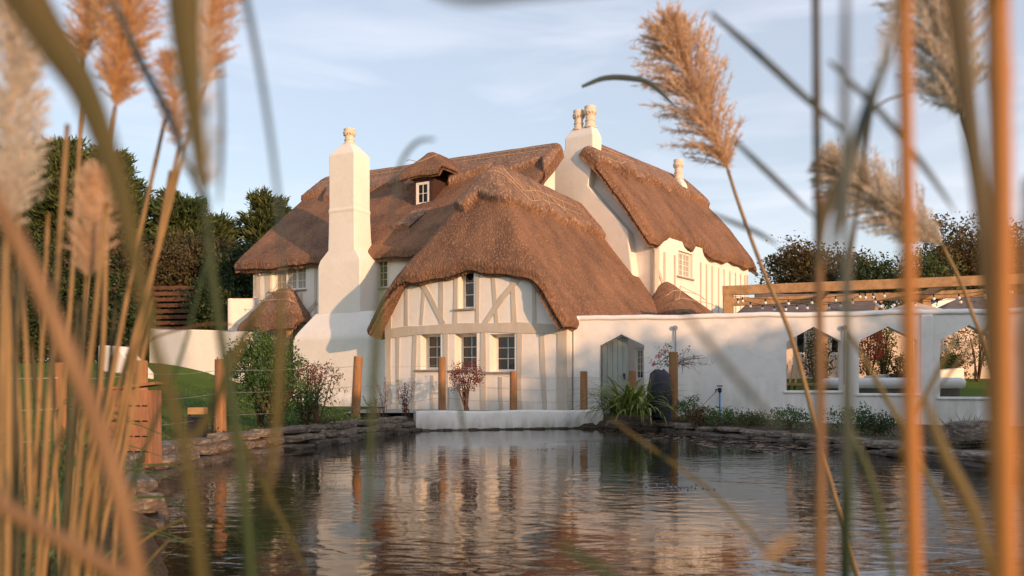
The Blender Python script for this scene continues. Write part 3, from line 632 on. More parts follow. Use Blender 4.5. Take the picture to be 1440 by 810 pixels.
# pale repair patch / step in the thatch below the dormer
pt_ = MB()
pa0, _ = H.onb(551, 322, 23.9); pa1, _ = H.onb(577, 322, 23.9)
def hm(a, b): return float(h_main(np.array([a]), np.array([b]))[0])
g_ = 8; vs = []; fs = []
for j in range(g_+1):
    for i in range(g_+1):
        b_ = 23.85+.85*j/g_; a_ = pa0+(pa1-pa0)*i/g_+.35*j/g_; e_ = .11*(1-(j/g_))+.02
        if i in (0, g_): e_ *= .3
        vs.append(H.W(a_, b_-.5*e_, hm(a_, b_)+e_*.9))
for j in range(g_):
    for i in range(g_): fs.append((j*(g_+1)+i, j*(g_+1)+i+1, (j+1)*(g_+1)+i+1, (j+1)*(g_+1)+i))
n0 = len(vs)
for i in range(g_+1): a_ = pa0+(pa1-pa0)*i/g_; vs.append(H.W(a_, 23.85, hm(a_, 23.85)-.05))
for i in range(g_): fs.append((i, i+1, n0+i+1, n0+i))
pt_.add(vs, fs); make('thatch_patch', pt_, M['ridge'], cottage)

# --- left porch and right porch (thatched)
pc, _ = H.onb(396, 440, 22.9); pzt = H.onb(400, 409, 23.2)[1]; pze = H.onb(390, 462, 22.1)[1]
def h_porch(a, b):
    qq = np.abs(a-pc); l = pzt+.38-qq*1.68+.38*qq*qq; f = pze+.02+(b-22.0)*1.5+0*a
    return smin(smin(l, f, .12), pzt+0*a, .08)
thatch_roof(H, pc-1.28, pc+1.3, 22.0, 23.28, h_porch, .16, .05, lambda a, b: pze+.48+.0*a, cottage, 6.0, label='small thatched porch roof left of the tall chimney', mround=.09, amp=.010, capH=.06,
            spars=[[(pc-.75, 22.6), (pc+.75, 22.6)], [(pc-.55, 22.8), (pc+.55, 22.8)], [(pc-.35, 23.0), (pc+.35, 23.0)]])
pw = MB(); hb_(pc-1.02, pc-.86, 22.2, 22.36, .2, pze, pw); make('porch_post', pw, M['oak'], cottage); pw = MB(); hb_(pc+.86, pc+1.02, 22.2, 22.36, .2, pze, pw); make('porch_post', pw, M['oak'], cottage); pw = MB(); hb_(pc-1.02, pc+1.02, 22.2, 22.34, pze+.002, pze+.16, pw); make('porch_beam', pw, M['oak'], cottage)
dr = MB()
for i in range(6): hb_(pc-.5+i*.16, pc-.5+i*.16+.152, 23.2, 23.27, .4, pze+.15, dr)
make('door', dr, M['gate'], cottage)
zr0 = G.ona(965, 398, -13.2)[1]; rb0, _ = G.ona(950, 430, -12.3); rb1, _ = G.ona(1016, 430, -12.3); rze = G.ona(980, 440, -12.4)[1]
rc = rb0+.38*(rb1-rb0)
def h_rp(a, b):
    f = rze+(-12.25-a)*1.05; f = np.minimum(f, rze+1.75); l = zr0+.35-np.where(b < rc, (rc-b)*1.05, (b-rc)*.62)
    return smin(f, l, .5)
thatch_roof(G, -13.4, -12.25, rb0-.1, rb1+.3, h_rp, .16, .05, None or (lambda a, b: 99+0*a), cottage, 8.0, label='small thatched lean-to roof against the right wing', mround=.09, amp=.010, capH=.06,
            spars=[[(-12.5, rb0+.3), (-12.5, rb1-.5)], [(-12.8, rb0+.4), (-12.8, rb1-.8)], [(-12.45, rb0+.4), (-13.0, rc), (-12.7, rb1-.9)]])

# ================================================================== garden walls, gate
def gh(x, y): return float(ground_h(np.array([x]), np.array([y]))[0])
K0 = Vector((1.66, 23.05, 0)); K1 = Vector((14.6, 20.05, 0)); kt = (K1-K0).normalized(); kn = Vector((kt.y, -kt.x, 0)); KL = (K1-K0).length
pK = mkpt(K0, kt, kn)
def sK(px, py):
    k = (px-CX)/F; # K0 + kt s : x = k y
    s_ = (k*K0.y-K0.x)/(kt.x-k*kt.y); Y = K0.y+kt.y*s_
    return s_, EYE+(HY-py)/F*Y
gwall = thing('garden_wall', 'long white rendered garden wall with a pointed gateway and three pointed openings', 'wall', (8, 21.6, .2))
kh = []
def arch(pxs, yb, ysh, yap):
    sa, zb = sK(pxs[0], yb); sc, _ = sK(pxs[1], yb); sb, _ = sK(pxs[2], yb); zsh = sK(pxs[1], ysh)[1]; zap = sK(pxs[1], yap)[1]; mid = (sa+sb)/2
    return (sa, sb, sK(pxs[1], yb)[1], lambda s, a=sa, b_=sb, m=mid, z0=zsh, z1=zap: z0+(z1-z0)*(1-abs(s-m)/((b_-a)/2)))
gate_h = arch((843, 875, 906), 600, 486, 470); kh.append(gate_h)
for a_ in (((1106, 1144, 1182), 549, 480, 459.5), ((1208, 1249, 1290), 553, 479, 459), ((1322, 1363, 1404), 558, 478, 457), ((1440, 1484, 1528), 562, 477, 455)): kh.append(arch(*a_))
kz = lambda s: 2.91+.012*math.sin(s*1.7)+.008*math.sin(s*4.1)
wk = MB(); wall_mb(wk, pK, 0, KL, -.3, kz, kh, .34, .4)
make('wall', wk, M['greywall'], gwall)
cp = MB(); prof = [(.03, -.06), (.035, 0), (.01, .045), (-.08, .075), (-.17, .082), (-.26, .075), (-.35, .045), (-.375, 0), (-.37, -.06)]
ns = 60; vs = []; fs = []
for i in range(ns+1):
    s_ = KL*i/ns
    for d_, z_ in prof: vs.append(pK(s_, kz(s_)+z_+.004*math.sin(i*2.3), d_))
k_ = len(prof)
for i in range(ns):
    for j in range(k_-1): fs.append((i*k_+j, i*k_+j+1, (i+1)*k_+j+1, (i+1)*k_+j))
    fs.append((i*k_+k_-1, i*k_, (i+1)*k_, (i+1)*k_+k_-1))
fs += [tuple(range(k_)), tuple(ns*k_+j for j in range(k_))]
cp.add(vs, fs); make('coping', cp, M['greywall'], gwall, smooth=True)
for i, h in enumerate(kh[1:4]):
    mb = MB()
    mb.hexa([pK(h[0]-.08, h[2]-.07, .05), pK(h[1]+.08, h[2]-.07, .05), pK(h[1]+.08, h[2]-.07, .002), pK(h[0]-.08, h[2]-.07, .002)], [pK(h[0]-.08, h[2]-.005, .04), pK(h[1]+.08, h[2]-.005, .04), pK(h[1]+.08, h[2]-.005, .002), pK(h[0]-.08, h[2]-.005, .002)])
    bev(make('sill', mb, M['greywall'], gwall), .02)
mb = MB(); s_, _ = sK(1303, 500); mb.hexa([pK(s_-.14, -.3, .07), pK(s_+.14, -.3, .07), pK(s_+.14, -.3, .002), pK(s_-.14, -.3, .002)], [pK(s_-.14, 2.85, .05), pK(s_+.14, 2.85, .05), pK(s_+.14, 2.85, .002), pK(s_-.14, 2.85, .002)]); bev(make('pilaster', mb, M['greywall'], gwall), .03)
# gate: sage planks, standing ajar in the arch
gt = thing('plank_gate', 'sage green plank gate with a pointed top standing in the gateway of the white wall', 'gate', K0+kt*gate_h[0])
ga, gb_ = gate_h[0]+.05, gate_h[0]+(gate_h[1]-gate_h[0])*.62
for i in range(5):
    mb = MB(); a0 = ga+(gb_-ga)*i/5+.004; a1 = ga+(gb_-ga)*(i+1)/5-.004
    mb.hexa([pK(a0, .35, -.24), pK(a1, .35, -.24-.01), pK(a1, .35, -.30), pK(a0, .35, -.29)], [pK(a0, gate_h[3](a0)-.03, -.24), pK(a1, gate_h[3](a1)-.03, -.25), pK(a1, gate_h[3](a1)-.03, -.30), pK(a0, gate_h[3](a0)-.03, -.29)])
    make('plank', mb, M['gate'], gt)
mb = MB(); mb.box(pK(gb_-.1, 1.35, -.22), (.05, .04, .16)); make('handle', mb, M['black'], gt)
# glimpse of the glazed lobby behind the gate
lo = thing('garden_lobby', 'white framed paned window glimpsed through the pointed gateway beside the gate', 'window', pK(gate_h[1], .4, -.9))
pQ = lambda s, z, d: pK(s, z, d-.85)
mb = MB(); wz = gate_h[2]; wh = [(gb_+.12, gate_h[1]-.02, 1.25, 2.15)]; wall_mb(mb, pQ, ga-.4, gate_h[1]+.5, .2, lambda s: 2.7, wh, .15, .5); make('wall', mb, M['render'], lo)
window(lo, pQ, wh[0][0], wh[0][1], 1.25, 2.15, .04, 1, 2, 4, fw=.05, sill=False)
# things on the wall
for pxx, lab in ((950, 'grey metal wall pipe with a round head beside the rose, left of the arched openings'), (1187, 'grey metal wall pipe with a round head between the first and second arched openings')):
    s_, zt_ = sK(pxx, 461); _, zb_ = sK(pxx, 497 if pxx < 1000 else 540); t_ = thing('wall_pipe', lab, 'pipe', pK(s_, zb_, .05))
    mb = MB(); mb.tube([pK(s_, zb_, .05), pK(s_, zt_-.04, .05)], .018, 8); make('pipe', mb, M['pipe'], t_, smooth=True)
    mb = MB(); mb.tube([pK(s_, zt_, .03), pK(s_, zt_, .09)], .06, 14); mb.tube([pK(s_, zt_, .09), pK(s_, zt_, .11)], .035, 10); make('round_head', mb, M['pipe'], t_)
s_, z_ = sK(1012, 552); q = pK(s_, 0, .22); g0 = gh(q.x, q.y)
tp = thing('garden_tap', 'black garden tap on a blue water pipe in front of the white wall', 'tap', (q.x, q.y, g0))
mb = MB(); mb.tube([(q.x, q.y, g0-.05), (q.x, q.y, .92)], .022, 8); make('pipe', mb, M['blue'], tp, smooth=True)
mb = MB(); mb.lathe((q.x, q.y, .92), [(.03, 0), (.05, .03), (.05, .1), (.03, .13)], 12); mb.tube([(q.x, q.y, 1.0), (q.x-.1, q.y-.02, 1.0), (q.x-.11, q.y-.02, .93)], .018, 8); mb.box((q.x, q.y, 1.09), (.14, .025, .03)); make('tap_head', mb, M['black'], tp, smooth=False)
hs = MB(); pts = []
for i in range(30):
    t_ = i/29; pts.append((q.x-.12-.55*math.sin(t_*3.14)*.55-.35*t_, q.y-.06-.08*t_, .93-.62*math.sin(min(1, t_*1.3)*1.57)+.0*t_))
hs.tube(pts, .012, 7); setp(make('garden_hose', hs, M['pipe'], origin='base', smooth=True), 'thin grey hose hanging in a loop beside the blue tap pipe', 'hose')

# ================================================================== white kerb wall, patio
KA = Vector((-2.36, 20.95, 0)); KB = Vector((2.4, 22.45, 0)); kbt = (KB-KA).normalized(); kbn = Vector((kbt.y, -kbt.x, 0)); LB = (KB-KA).length
mb = MB(); vs = []; fs = []; prof = [(0, -.5), (0, .02), (.012, .1), (.008, .41), (-.008, .45), (-.04, .466), (-.22, .468), (-.275, .455), (-.29, .42), (-.29, -.5)]
for i in range(41):
    s_ = LB*i/40
    for d_, z_ in prof: q = KA+kbt*s_+kbn*(d_+.02*math.sin(s_*1.9)+.12*4*(s_/LB)*(1-s_/LB)); vs.append((q.x, q.y, z_+(.012*math.sin(s_*2.7) if z_ > .3 else 0)))
k_ = len(prof)
for i in range(40):
    for j in range(k_-1): fs.append((i*k_+j, i*k_+j+1, (i+1)*k_+j+1, (i+1)*k_+j))
fs += [tuple(range(k_)), tuple(40*k_+j for j in range(k_))]
mb.add(vs, fs); setp(make('pond_kerb', mb, M['kerb'], origin='base', smooth=True), 'low white rendered kerb along the far edge of the pond', 'kerb')
mb = MB(); mb.quad((-4.3, 21.2, .415), (2.0, 22.3, .415), (3.0, 25, .415), (-4.3, 27, .415)); setp(make('patio', mb, M['patio']), kind='structure')
mb = MB()
for i in range(26):
    t_ = i/25; q = KA+kbt*LB*t_-kbn*-.16; 
    mb.box((q.x+kbn.x*.07*math.sin(i), q.y+kbn.y*(.05+.05*math.sin(i*1.7))-.08, .0), (LB/25*.95, .16, .07+.02*math.sin(i*2.1)), math.atan2(kbt.y, kbt.x))
setp(make('kerb_footing', mb, M['wetstone']), kind='structure')

# ================================================================== fence
fence = thing('wire_fence', 'low fence of round wooden posts and thin wires around the pond bank', 'fence', (-4, 12, .3))
posts = []
for (px, yt, wd, Y, lean, mode) in ((-60, 500, 13, 8.0, 0, 0), (85, 510, 17, 8.4, 0, 0), (198, 507, 19, 10.7, 0, 0), (310, 505, 16, 13.7, 0, 0), (504, 501, 13, 18.6, -.05, 0), (621.5, 502, 10.5, 21.6, 0, 1), (722, 522, 10.5, 22.05, 0, 1), (821, 522, 10.5, 22.6, 0, 1), (889, 521, 10.5, 22.1, 0, 1), (947, 495, 13, 21.2, 0, 0)):
    X = (px-CX)/F*Y; zt_ = EYE+(HY-yt)/F*Y; g0 = gh(X, Y)-.1; r_ = wd/F*Y/2
    if mode: g0 = .36
    mb = MB(); n = 16; prof = [(r_*1.04, 0), (r_*1.0, (zt_-g0)*.5), (r_*.98, zt_-g0-.02), (r_*.9, zt_-g0)]
    mb.lathe((X, Y, g0), prof, n)
    vs = np.array(mb.v); vs[:, 0] += (zt_-vs[:, 2])*lean*1.0; mb.v = [tuple(v) for v in vs]
    make('post', mb, M['post'], fence, smooth=False); posts.append((X, Y, g0, zt_))
for k in range(3):
    mb = MB(); pts = []
    for (a, b_) in zip(posts[:-1], posts[1:]):
        f_ = (.86, .58, .3)[k]
        za = a[2]+(a[3]-a[2])*f_; zb_ = b_[2]+(b_[3]-b_[2])*f_
        for i in range(5): t_ = i/5; pts.append((a[0]+(b_[0]-a[0])*t_, a[1]+(b_[1]-a[1])*t_-.06, za+(zb_-za)*t_-.03*math.sin(t_*3.14)))
    mb.tube(pts, .0045, 4); make('wire', mb, M['wire'], fence)

# ================================================================== left garden walls
def lowwall(name, p0, p1, z0, z1a, z1b, th, lab, m_='render', plinth=False):
    p0 = Vector(p0); p1 = Vector(p1); t_ = (p1-p0).normalized(); n_ = Vector((-t_.y, t_.x, 0))*th/2; mb = MB(); k = 6
    for i in range(k):
        a = p0+(p1-p0)*i/k; b_ = p0+(p1-p0)*(i+1)/k; za = z1a+(z1b-z1a)*i/k; zb_ = z1a+(z1b-z1a)*(i+1)/k
        A = [(a-n_), (b_-n_), (b_+n_), (a+n_)]
        mb.hexa([(q.x, q.y, z0) for q in A], [(A[0].x, A[0].y, za), (A[1].x, A[1].y, zb_), (A[2].x, A[2].y, zb_), (A[3].x, A[3].y, za)])
    if plinth: 
        n2 = n_*1.6; A = [(p0-n2), (p1-n2), (p1-n_*1.02), (p0-n_*1.02)]
        mb.hexa([(q.x, q.y, z0) for q in A], [(q.x, q.y, z0+plinth) for q in A])
    o = make(name, mb, M[m_], origin='base'); setp(o, lab, 'wall'); soften(o, .05); return o
a = P(214, 462, 31.5); b_ = P(352, 466, 29.6)
lowwall('garden_wall', (a.x, a.y, 0), (b_.x, b_.y, 0), .3, a.z, b_.z, .3, 'sunlit cream wall left of the cottage, behind the sloping lawn', plinth=1.25)
a = P(324, 420, 31.8); b_ = P(372, 420, 31.2)
lowwall('wall_stub', (a.x, a.y, 0), (b_.x, b_.y, 0), .3, a.z, b_.z, .35, 'taller short white wall against the left corner of the cottage')
a = P(137, 485, 26.5); b_ = P(190, 485, 25.9)
mb = MB(); z0 = .9; q0 = P(137, 485, 26.5); q1 = P(163, 487, 26.2); q2 = P(196, 524, 25.7)
def slab(pts, dx, dy, m_, th=0):
    n = len(pts); mb = MB(); mb.add([tuple(p) for p in pts]+[(p[0]+dx, p[1]+dy, p[2]) for p in pts], [tuple(range(n)), tuple(range(2*n-1, n-1, -1))]+[(i, (i+1) % n, n+(i+1) % n, n+i) for i in range(n)]); return mb
mb = slab([(q0.x, q0.y, z0), (q2.x, q2.y, z0), (q2.x, q2.y, q2.z), (q1.x, q1.y, q1.z), (q0.x, q0.y, q0.z)], .25, .5, None)
o = make('sloping_wall', mb, M['render'], origin='base'); soften(o, .06); setp(o, 'white wall end that slopes down to the lawn, in front of the dark hedge', 'wall')
# slatted fence behind
sf = thing('slatted_fence', 'brown horizontal slatted wooden fence behind the left garden wall', 'fence', P(220, 470, 35))
for i in range(8):
    mb = MB(); y0 = 406+i*8.2; a = P(146, y0, 36); b_ = P(292, y0-2, 34.5); mb.beam(a, b_, .03, .15); make('slat', mb, M['slat'], sf)
for px in (150, 215, 286):
    mb = MB(); a = P(px, 402, 35.3); mb.beam((a.x, a.y+.1, 1.2), (a.x, a.y+.1, a.z), .12, .12, Vector((0, 1, 0))); make('post', mb, M['slat'], sf)

# ================================================================== pergola, lights, outbuildings, tub
def PY(px, py, Y): return P(px, py, Y)
pg = thing('oak_pergola', 'pale timber pergola frame with heavy beams rising above the garden wall', 'pergola', (10, 25, 1.2))
a = P(1016, 409, 24.8); b_ = P(1460, 391.5, 22.6); dperp = Vector((.9, 3.4, 0))
mb = MB(); mb.beam(a, b_, .16, .27); bev(make('front_beam', mb, M['oak'], pg), .01)
c_ = a+dperp; d_ = b_+dperp; mb = MB(); mb.beam(c_, d_, .16, .24); bev(make('rear_beam', mb, M['oak'], pg), .01)
for t_ in (0.012, .36, .74):
    p0 = a+(b_-a)*t_; p1 = c_+(d_-c_)*t_; dd_ = (p1-p0).normalized(); mb = MB(); mb.beam(p0+dd_*.085-Vector((0, 0, .003)), p1-dd_*.085-Vector((0, 0, .003)), .14, .2); bev(make('cross_beam', mb, M['oak'], pg), .01)
for (p, t_) in ((a, .02), (c_, .02), (c_, .38), (c_, .75), (a, .98)):
    base = p+((b_-a)*t_); 
    mb = MB(); mb.box((base.x, base.y, (1.0+base.z-.14)/2), (.3 if p is a and t_ < .1 else .24, .2, base.z-.14-1.0), -.17); bev(make('post', mb, M['oak'], pg), .01)
for i, pp in enumerate(((1, 0), (0, 1))): pass
sg = thing('string_lights', 'string of clear round bulbs hung in swags below the pergola beams', 'lights', (9, 25, 3))
cab = []; q0 = a+(b_-a)*.02+Vector((0, .25, -.14)); bulbs = []
segs = [(a+(b_-a)*.03+dperp*.06, c_+(d_-c_)*.30), (c_+(d_-c_)*.30, a+(b_-a)*.50+dperp*.06), (a+(b_-a)*.50+dperp*.06, c_+(d_-c_)*.60), (c_+(d_-c_)*.60, a+(b_-a)*.97+dperp*.06), (a+(b_-a)*.50+dperp*.06, a+(b_-a)*.97+dperp*.1), (a+(b_-a)*.03+dperp*.06, a+(b_-a)*.50+dperp*.06)]
for u, v in segs:
    pts = []; n = 24; dz_ = Vector((0, 0, -.14))
    for i in range(n+1):
        t_ = i/n; pts.append(u+(v-u)*t_+dz_+Vector((0, 0, -.17*math.sin(t_*math.pi))))
        if i % 4 == 2: bulbs.append(pts[-1])
    mb = MB(); mb.tube(pts, .008, 5); make('cable', mb, M['black'], sg)
for q in bulbs:
    mb = MB(); mb.lathe((q.x, q.y, q.z-.07), [(.02, 0), (.022, .07)], 8); soc = make('socket', mb, M['black'], sg)
    mb = MB(); mb.ball((q.x, q.y, q.z-.115), .047, 12); make('bulb', mb, M['bulb'], soc, smooth=True)
# slate roofed outbuilding with a peach wall behind the openings
ob = thing('outbuilding', 'low peach walled outbuilding with a grey slate roof behind the pergola', 'outbuilding', (13, 31, 1.3))
pO = mkpt((8.6, 30.2, 0), (1, 0, 0), (0, -1, 0))
def sO(px, py): Y = 30.2; return ((px-CX)/F*Y-8.6, EYE+(HY-py)/F*Y)
mb = MB(); oh = []
for (x0, x1, y0, y1) in ((1118, 1136, 462, 499), (1145, 1161, 462, 499), (1167, 1184, 462, 499)):
    s0, z1 = sO(x0, y0); s1, z0 = sO(x1, y1); oh.append((s0, s1, z0, z1))
wall_mb(mb, pO, .2, 9.5, .8, lambda s: 3.45, oh, .3, 2); make('wall', mb, M['peach'], ob)
for h in oh: window(ob, pO, h[0], h[1], h[2], h[3], .08, 1, 1, 1, fw=.06, sill=False)
mb = MB(); rl = P(1035, 441, 29.7); rr_ = P(1236, 441, 29.7); tl = P(1062, 417, 32.5); tr = P(1236, 416, 32.5)
th_ = Vector((0, 0, -.12))
mb.hexa([rl+th_, rr_+th_, tr+th_, tl+th_], [rl, rr_, tr, tl]); make('slate_roof', mb, M['slate'], ob)
for i in range(12):
    t0 = i/12+.04; q0 = rl+(tl-rl)*t0+Vector((0, 0, .012)); q1 = rr_+(tr-rr_)*t0+Vector((0, 0, .012)); mb = MB(); mb.beam(q0, q1, .02, .018)
    make('slate_course', mb, M['slate'], ob)
mb = MB(); mb.beam(tl+Vector((0, 0, .03)), tr+Vector((0, 0, .03)), .2, .1); make('ridge_tile', mb, M['slate'], ob)
# braced timber end of the outbuilding
mb = MB(); mb.beam(P(1229, 445, 29), P(1236, 415, 29), .1, .12); mb.beam(P(1243, 445, 29), P(1236, 417, 28.9), .1, .12); setp(make('timber_easel', mb, M['oak'], origin='base'), 'pointed pair of leaning timbers between the slate roof and the cream parasol', 'timber')
# cream parasol / canopy
ps = thing('canopy', 'wide cream canvas canopy with a low peak behind the middle arched opening', 'canopy', P(1285, 545, 26))
mb = MB(); ap = P(1284, 424, 26.5); cs = [P(1238, 440, 25), P(1334, 438, 25), P(1332, 436, 28), P(1240, 438, 28)]
vs = [ap]+cs+[c+Vector((0, 0, -.16)) for c in cs]; mb.add(vs, [(0, 1, 2), (0, 2, 3), (0, 3, 4), (0, 4, 1)]+[(1+i, 1+(i+1) % 4, 5+(i+1) % 4, 5+i) for i in range(4)])
make('canvas', mb, M['parasol'], ps); mb = MB(); mb.tube([(ap.x, ap.y, 1.2), (ap.x, ap.y, ap.z)], .03, 8); make('pole', mb, M['pipe'], ps)
# farther shed with pale bargeboard
sh = thing('shed', 'dark slate roofed shed with a pale bargeboard at the far right', 'shed', P(1380, 545, 34))
mb = MB(); A = [P(1322, 430, 34), P(1350, 414, 34), P(1460, 414, 34), P(1460, 437, 33), P(1322, 437, 33)]; mb = slab(A, .3, 3, None); make('slate_roof', mb, M['slate'], sh)
mb = MB(); mb.beam(P(1310, 432, 32.8), P(1352, 413, 33.2), .08, .2); make('bargeboard', mb, M['frame'], sh)
mb = MB(); mb.box((P(1395, 500, 34).x, 35, 2.4), (4.2, 3, 3.2)); make('wall', mb, M['peach'], sh)
# hot tub
tb_ = thing('hot_tub', 'long white rimmed hot tub with grey sides seen through the arched openings', 'hot tub', P(1248, 556, 24.3))
def roundrect(cx, cy, hx, hy, r_, z, n=6, rz=-.2):
    out = []
    for sx_, sy_, a0 in ((1, 1, 0), (-1, 1, 90), (-1, -1, 180), (1, -1, 270)):
        for i in range(n):
            t_ = R(a0+90*i/(n-1)); x = sx_*(hx-r_)+r_*math.cos(t_); y = sy_*(hy-r_)+r_*math.sin(t_); out.append((cx+x*math.cos(rz)-y*math.sin(rz), cy+x*math.sin(rz)+y*math.cos(rz), z))
    return out
def loft(rings, cap=True):
    n = len(rings[0]); mb = MB(); fs = [(i*n+j, i*n+(j+1) % n, (i+1)*n+(j+1) % n, (i+1)*n+j) for i in range(len(rings)-1) for j in range(n)]
    if cap: fs += [tuple(range(n)), tuple((len(rings)-1)*n+j for j in range(n))]
    return mb.add([v for r_ in rings for v in r_], fs)
q = P(1250, 548, 24.6); tz = P(1250, 531, 23.6).z; lz = P(1250, 546, 23.6).z
mb = loft([roundrect(q.x, q.y, 1.68, .95, .2, z_) for z_ in (.6, lz+.02)]); make('side_panel', mb, M['tubside'], tb_)
mb = loft([roundrect(q.x, q.y, hx, hy, r_, z_) for hx, hy, r_, z_ in ((1.70, .97, .2, lz), (1.78, 1.05, .25, lz+.04), (1.80, 1.07, .26, tz-.1), (1.76, 1.03, .25, tz-.03), (1.66, .93, .2, tz), (1.5, .8, .2, tz-.02), (1.4, .7, .2, tz-.2))]); make('rim', mb, M['tubwhite'], tb_, smooth=True)
# planter wall seen through third opening
a = P(1322, 533, 27.5); b_ = P(1352, 522, 29); lowwall('planter_edge', (a.x-2.5, a.y-.3, 0), (b_.x, b_.y, 0), .6, a.z+.1, b_.z+.12, .25, 'curved low white planting edge on the lawn behind the wall')
mb = MB(); q = P(1116, 538, 26); 
for i in range(4): mb.beam((q.x-.5+i*.17, q.y, .9), (q.x-.1+i*.17, q.y+.8, 1.75), .05, .03)
mb.box((q.x+.1, q.y+.2, 1.15), (1.2, 1.0, .08)); setp(make('deck_chair', mb, M['oak'], origin='base'), 'slatted wooden garden chair seen through the first arched opening', 'chair')

# ================================================================== small items on the left bank
sb = thing('shingled_pump_box', 'brown cedar shingled box among the reeds at the left bank', 'box', (P(185, 640, 9.7).x, 9.7, .3))
q = WL[sb.name]; 
for r_ in range(5):
    for c in range(6):
        mb = MB(); z0 = q.z-.15+r_*.17; mb.box((q.x-.2+c*.085+(r_ % 2)*.02, q.y-.18-.004*(c % 3)+.0*r_, z0+.10), (.083, .018, .185)); 
        make('shingle', mb, M['shingle'], sb)
mb = MB(); mb.box((q.x+.02, q.y, q.z+.3), (.52, .3, .84)); make('box_body', mb, M['shingle'], sb)
mb = MB(); mb.beam((q.x-.32, q.y, q.z+.72), (q.x+.36, q.y, q.z+.80), .42, .03); make('lid', mb, M['shingle'], sb)
cg = thing('lantern_cage', 'black wire lantern cage with a wooden block on top, beside a fence post', 'lantern', (P(278, 620, 12.6).x, 12.6, .35))
q = WL[cg.name]; z0 = P(278, 619, 12.6).z; z1 = P(278, 583, 12.6).z; wd = .17
mb = MB(); mb.box((q.x, q.y, z1+.055), (.23, .2, .10)); bev(make('wooden_block', mb, M['oak'], cg), .006)
mb = MB()
for sx_ in (-1, 1):
    for sy_ in (-1, 1): mb.beam((q.x+sx_*wd, q.y+sy_*.13, z0-.06), (q.x+sx_*wd, q.y+sy_*.13, z1), .02, .02, Vector((0, 1, 0)))
for k in range(6):
    z_ = z0+(z1-z0)*(k+.3)/6
    for sy_ in (-1, 1): mb.beam((q.x-wd, q.y+sy_*.13, z_), (q.x+wd, q.y+sy_*.13, z_), .01, .01)
    for sx_ in (-1, 1): mb.beam((q.x+sx_*wd, q.y-.13, z_), (q.x+sx_*wd, q.y+.13, z_), .01, .01)
make('frame', mb, M['black'], cg)
mb = MB(); mb.box((q.x, q.y, (z0+z1)/2), (.24, .2, z1-z0-.06)); make('lining', mb, M['blackcloth'], cg)
# black sheeted bin behind the strap leaved plant
mb = MB(); q = P(928, 560, 20.6); rr = []
for z_, r_ in ((.3, .26), (.7, .30), (1.1, .28), (1.35, .24), (1.46, .10)):
    rr.append([(q.x+r_*(1+.12*math.sin(3*t_*.52+z_*5))*math.cos(t_*.52), q.y+.8*r_*math.sin(t_*.52), z_+.05*math.sin(t_*1.7)) for t_ in range(12)])
setp(make('covered_barbecue', loft(rr), M['blackcloth'], origin='base', smooth=True), 'black sheeted bundle behind the strap leaved plant and the tall post', 'cover')

# ================================================================== stones round the pond
def stone(c, sx_, sy_, sz_, rz, seed, m_, lab, grp):
    rg = random.Random(seed); n = 9; rings = []
    outl = [(1+rg.uniform(-.22, .12)) for _ in range(n)]
    for k, (f, z_) in enumerate(((.86, -.5), (1, -.35), (1.03, .1), (.97, .38), (.8, .5))):
        ring = []
        for j in range(n):
            t_ = 2*math.pi*j/n; cx_ = math.copysign(abs(math.cos(t_))**.55, math.cos(t_)); sy2 = math.copysign(abs(math.sin(t_))**.55, math.sin(t_))
            x = sx_/2*cx_*outl[j]*f+rg.uniform(-.015, .015); y = sy_/2*sy2*outl[j]*f+rg.uniform(-.015, .015)
            z = sz_*z_+rg.uniform(-.02, .02)*(.4+sz_)+x*.04*math.sin(seed)
            ring.append((c[0]+x*math.cos(rz)-y*math.sin(rz), c[1]+x*math.sin(rz)+y*math.cos(rz), c[2]+z))
        rings.append(ring)
    o = make('pond_stone', loft(rings), M[m_], origin='base'); bev(o, .012, 2); setp(o, lab, 'stone', grp); return o
def bank(pts, rows, L_, lab, grp, seed):
    rg = random.Random(seed); P_ = [Vector((x, y, 0)) for x, y in pts]; cnt = 0
    for row, (zz_, inset, hh, mm) in enumerate(rows):
        for a, b_ in zip(P_[:-1], P_[1:]):
            ln = (b_-a).length; d = (b_-a)/ln; n_ = Vector((-d.y, d.x, 0)); s_ = rg.uniform(0, .1)
            while s_ < ln-.08:
                w_ = rg.uniform(*L_)*(1.0 if row else 1.05)
                w_ = min(w_, max(.2, ln-s_+.12)); c = a+d*(s_+w_/2)+n_*(inset+rg.uniform(-.05, .05)); dp = rg.uniform(.32, .55)
                stone((c.x, c.y, zz_+rg.uniform(-.025, .025)), w_*.98, dp, hh*rg.uniform(.8, 1.25), math.atan2(d.y, d.x)+rg.uniform(-.08, .08), rg.random()*100, mm, lab, grp); cnt += 1
                s_ += w_*.97
    return cnt
leftb = [(-2.42, 20.7), (-2.75, 19.3), (-3.2, 17.3), (-3.6, 15.2), (-4.15, 13.3), (-4.35, 11.4), (-4.08, 9.3), (-3.5, 7.8), (-2.7, 6.2)]
rightb = [(2.5, 22.0), (3.35, 21.25), (4.45, 18.5), (5.2, 16.2), (5.9, 13.1), (6.25, 11), (6.9, 8.4)]
rgt = [(x, y) for x, y in rightb][::-1]
nleft = bank([p for p in leftb][::-1], [(.03, .02, .13, 'wetstone'), (.17, .10, .13, 'stone'), (.29, .18, .12, 'stone')], (.45, .95), 'flat brown slab in the dry stone edging of the left pond bank', 'stone slabs edging the left pond bank', 3) if False else \
        bank(leftb, [(.03, .02, .13, 'wetstone'), (.17, -.10, .13, 'stone'), (.29, -.18, .12, 'stone')], (.45, .95), 'flat brown slab in the dry stone edging of the left pond bank', 'stone slabs edging the left pond bank', 3)
nright = bank(rgt, [(.03, -.02, .12, 'wetstone'), (.14, -.12, .11, 'stone')], (.55, 1.1), 'flat dark slab in the stone edging of the right pond bank', 'stone slabs edging the right pond bank', 5)
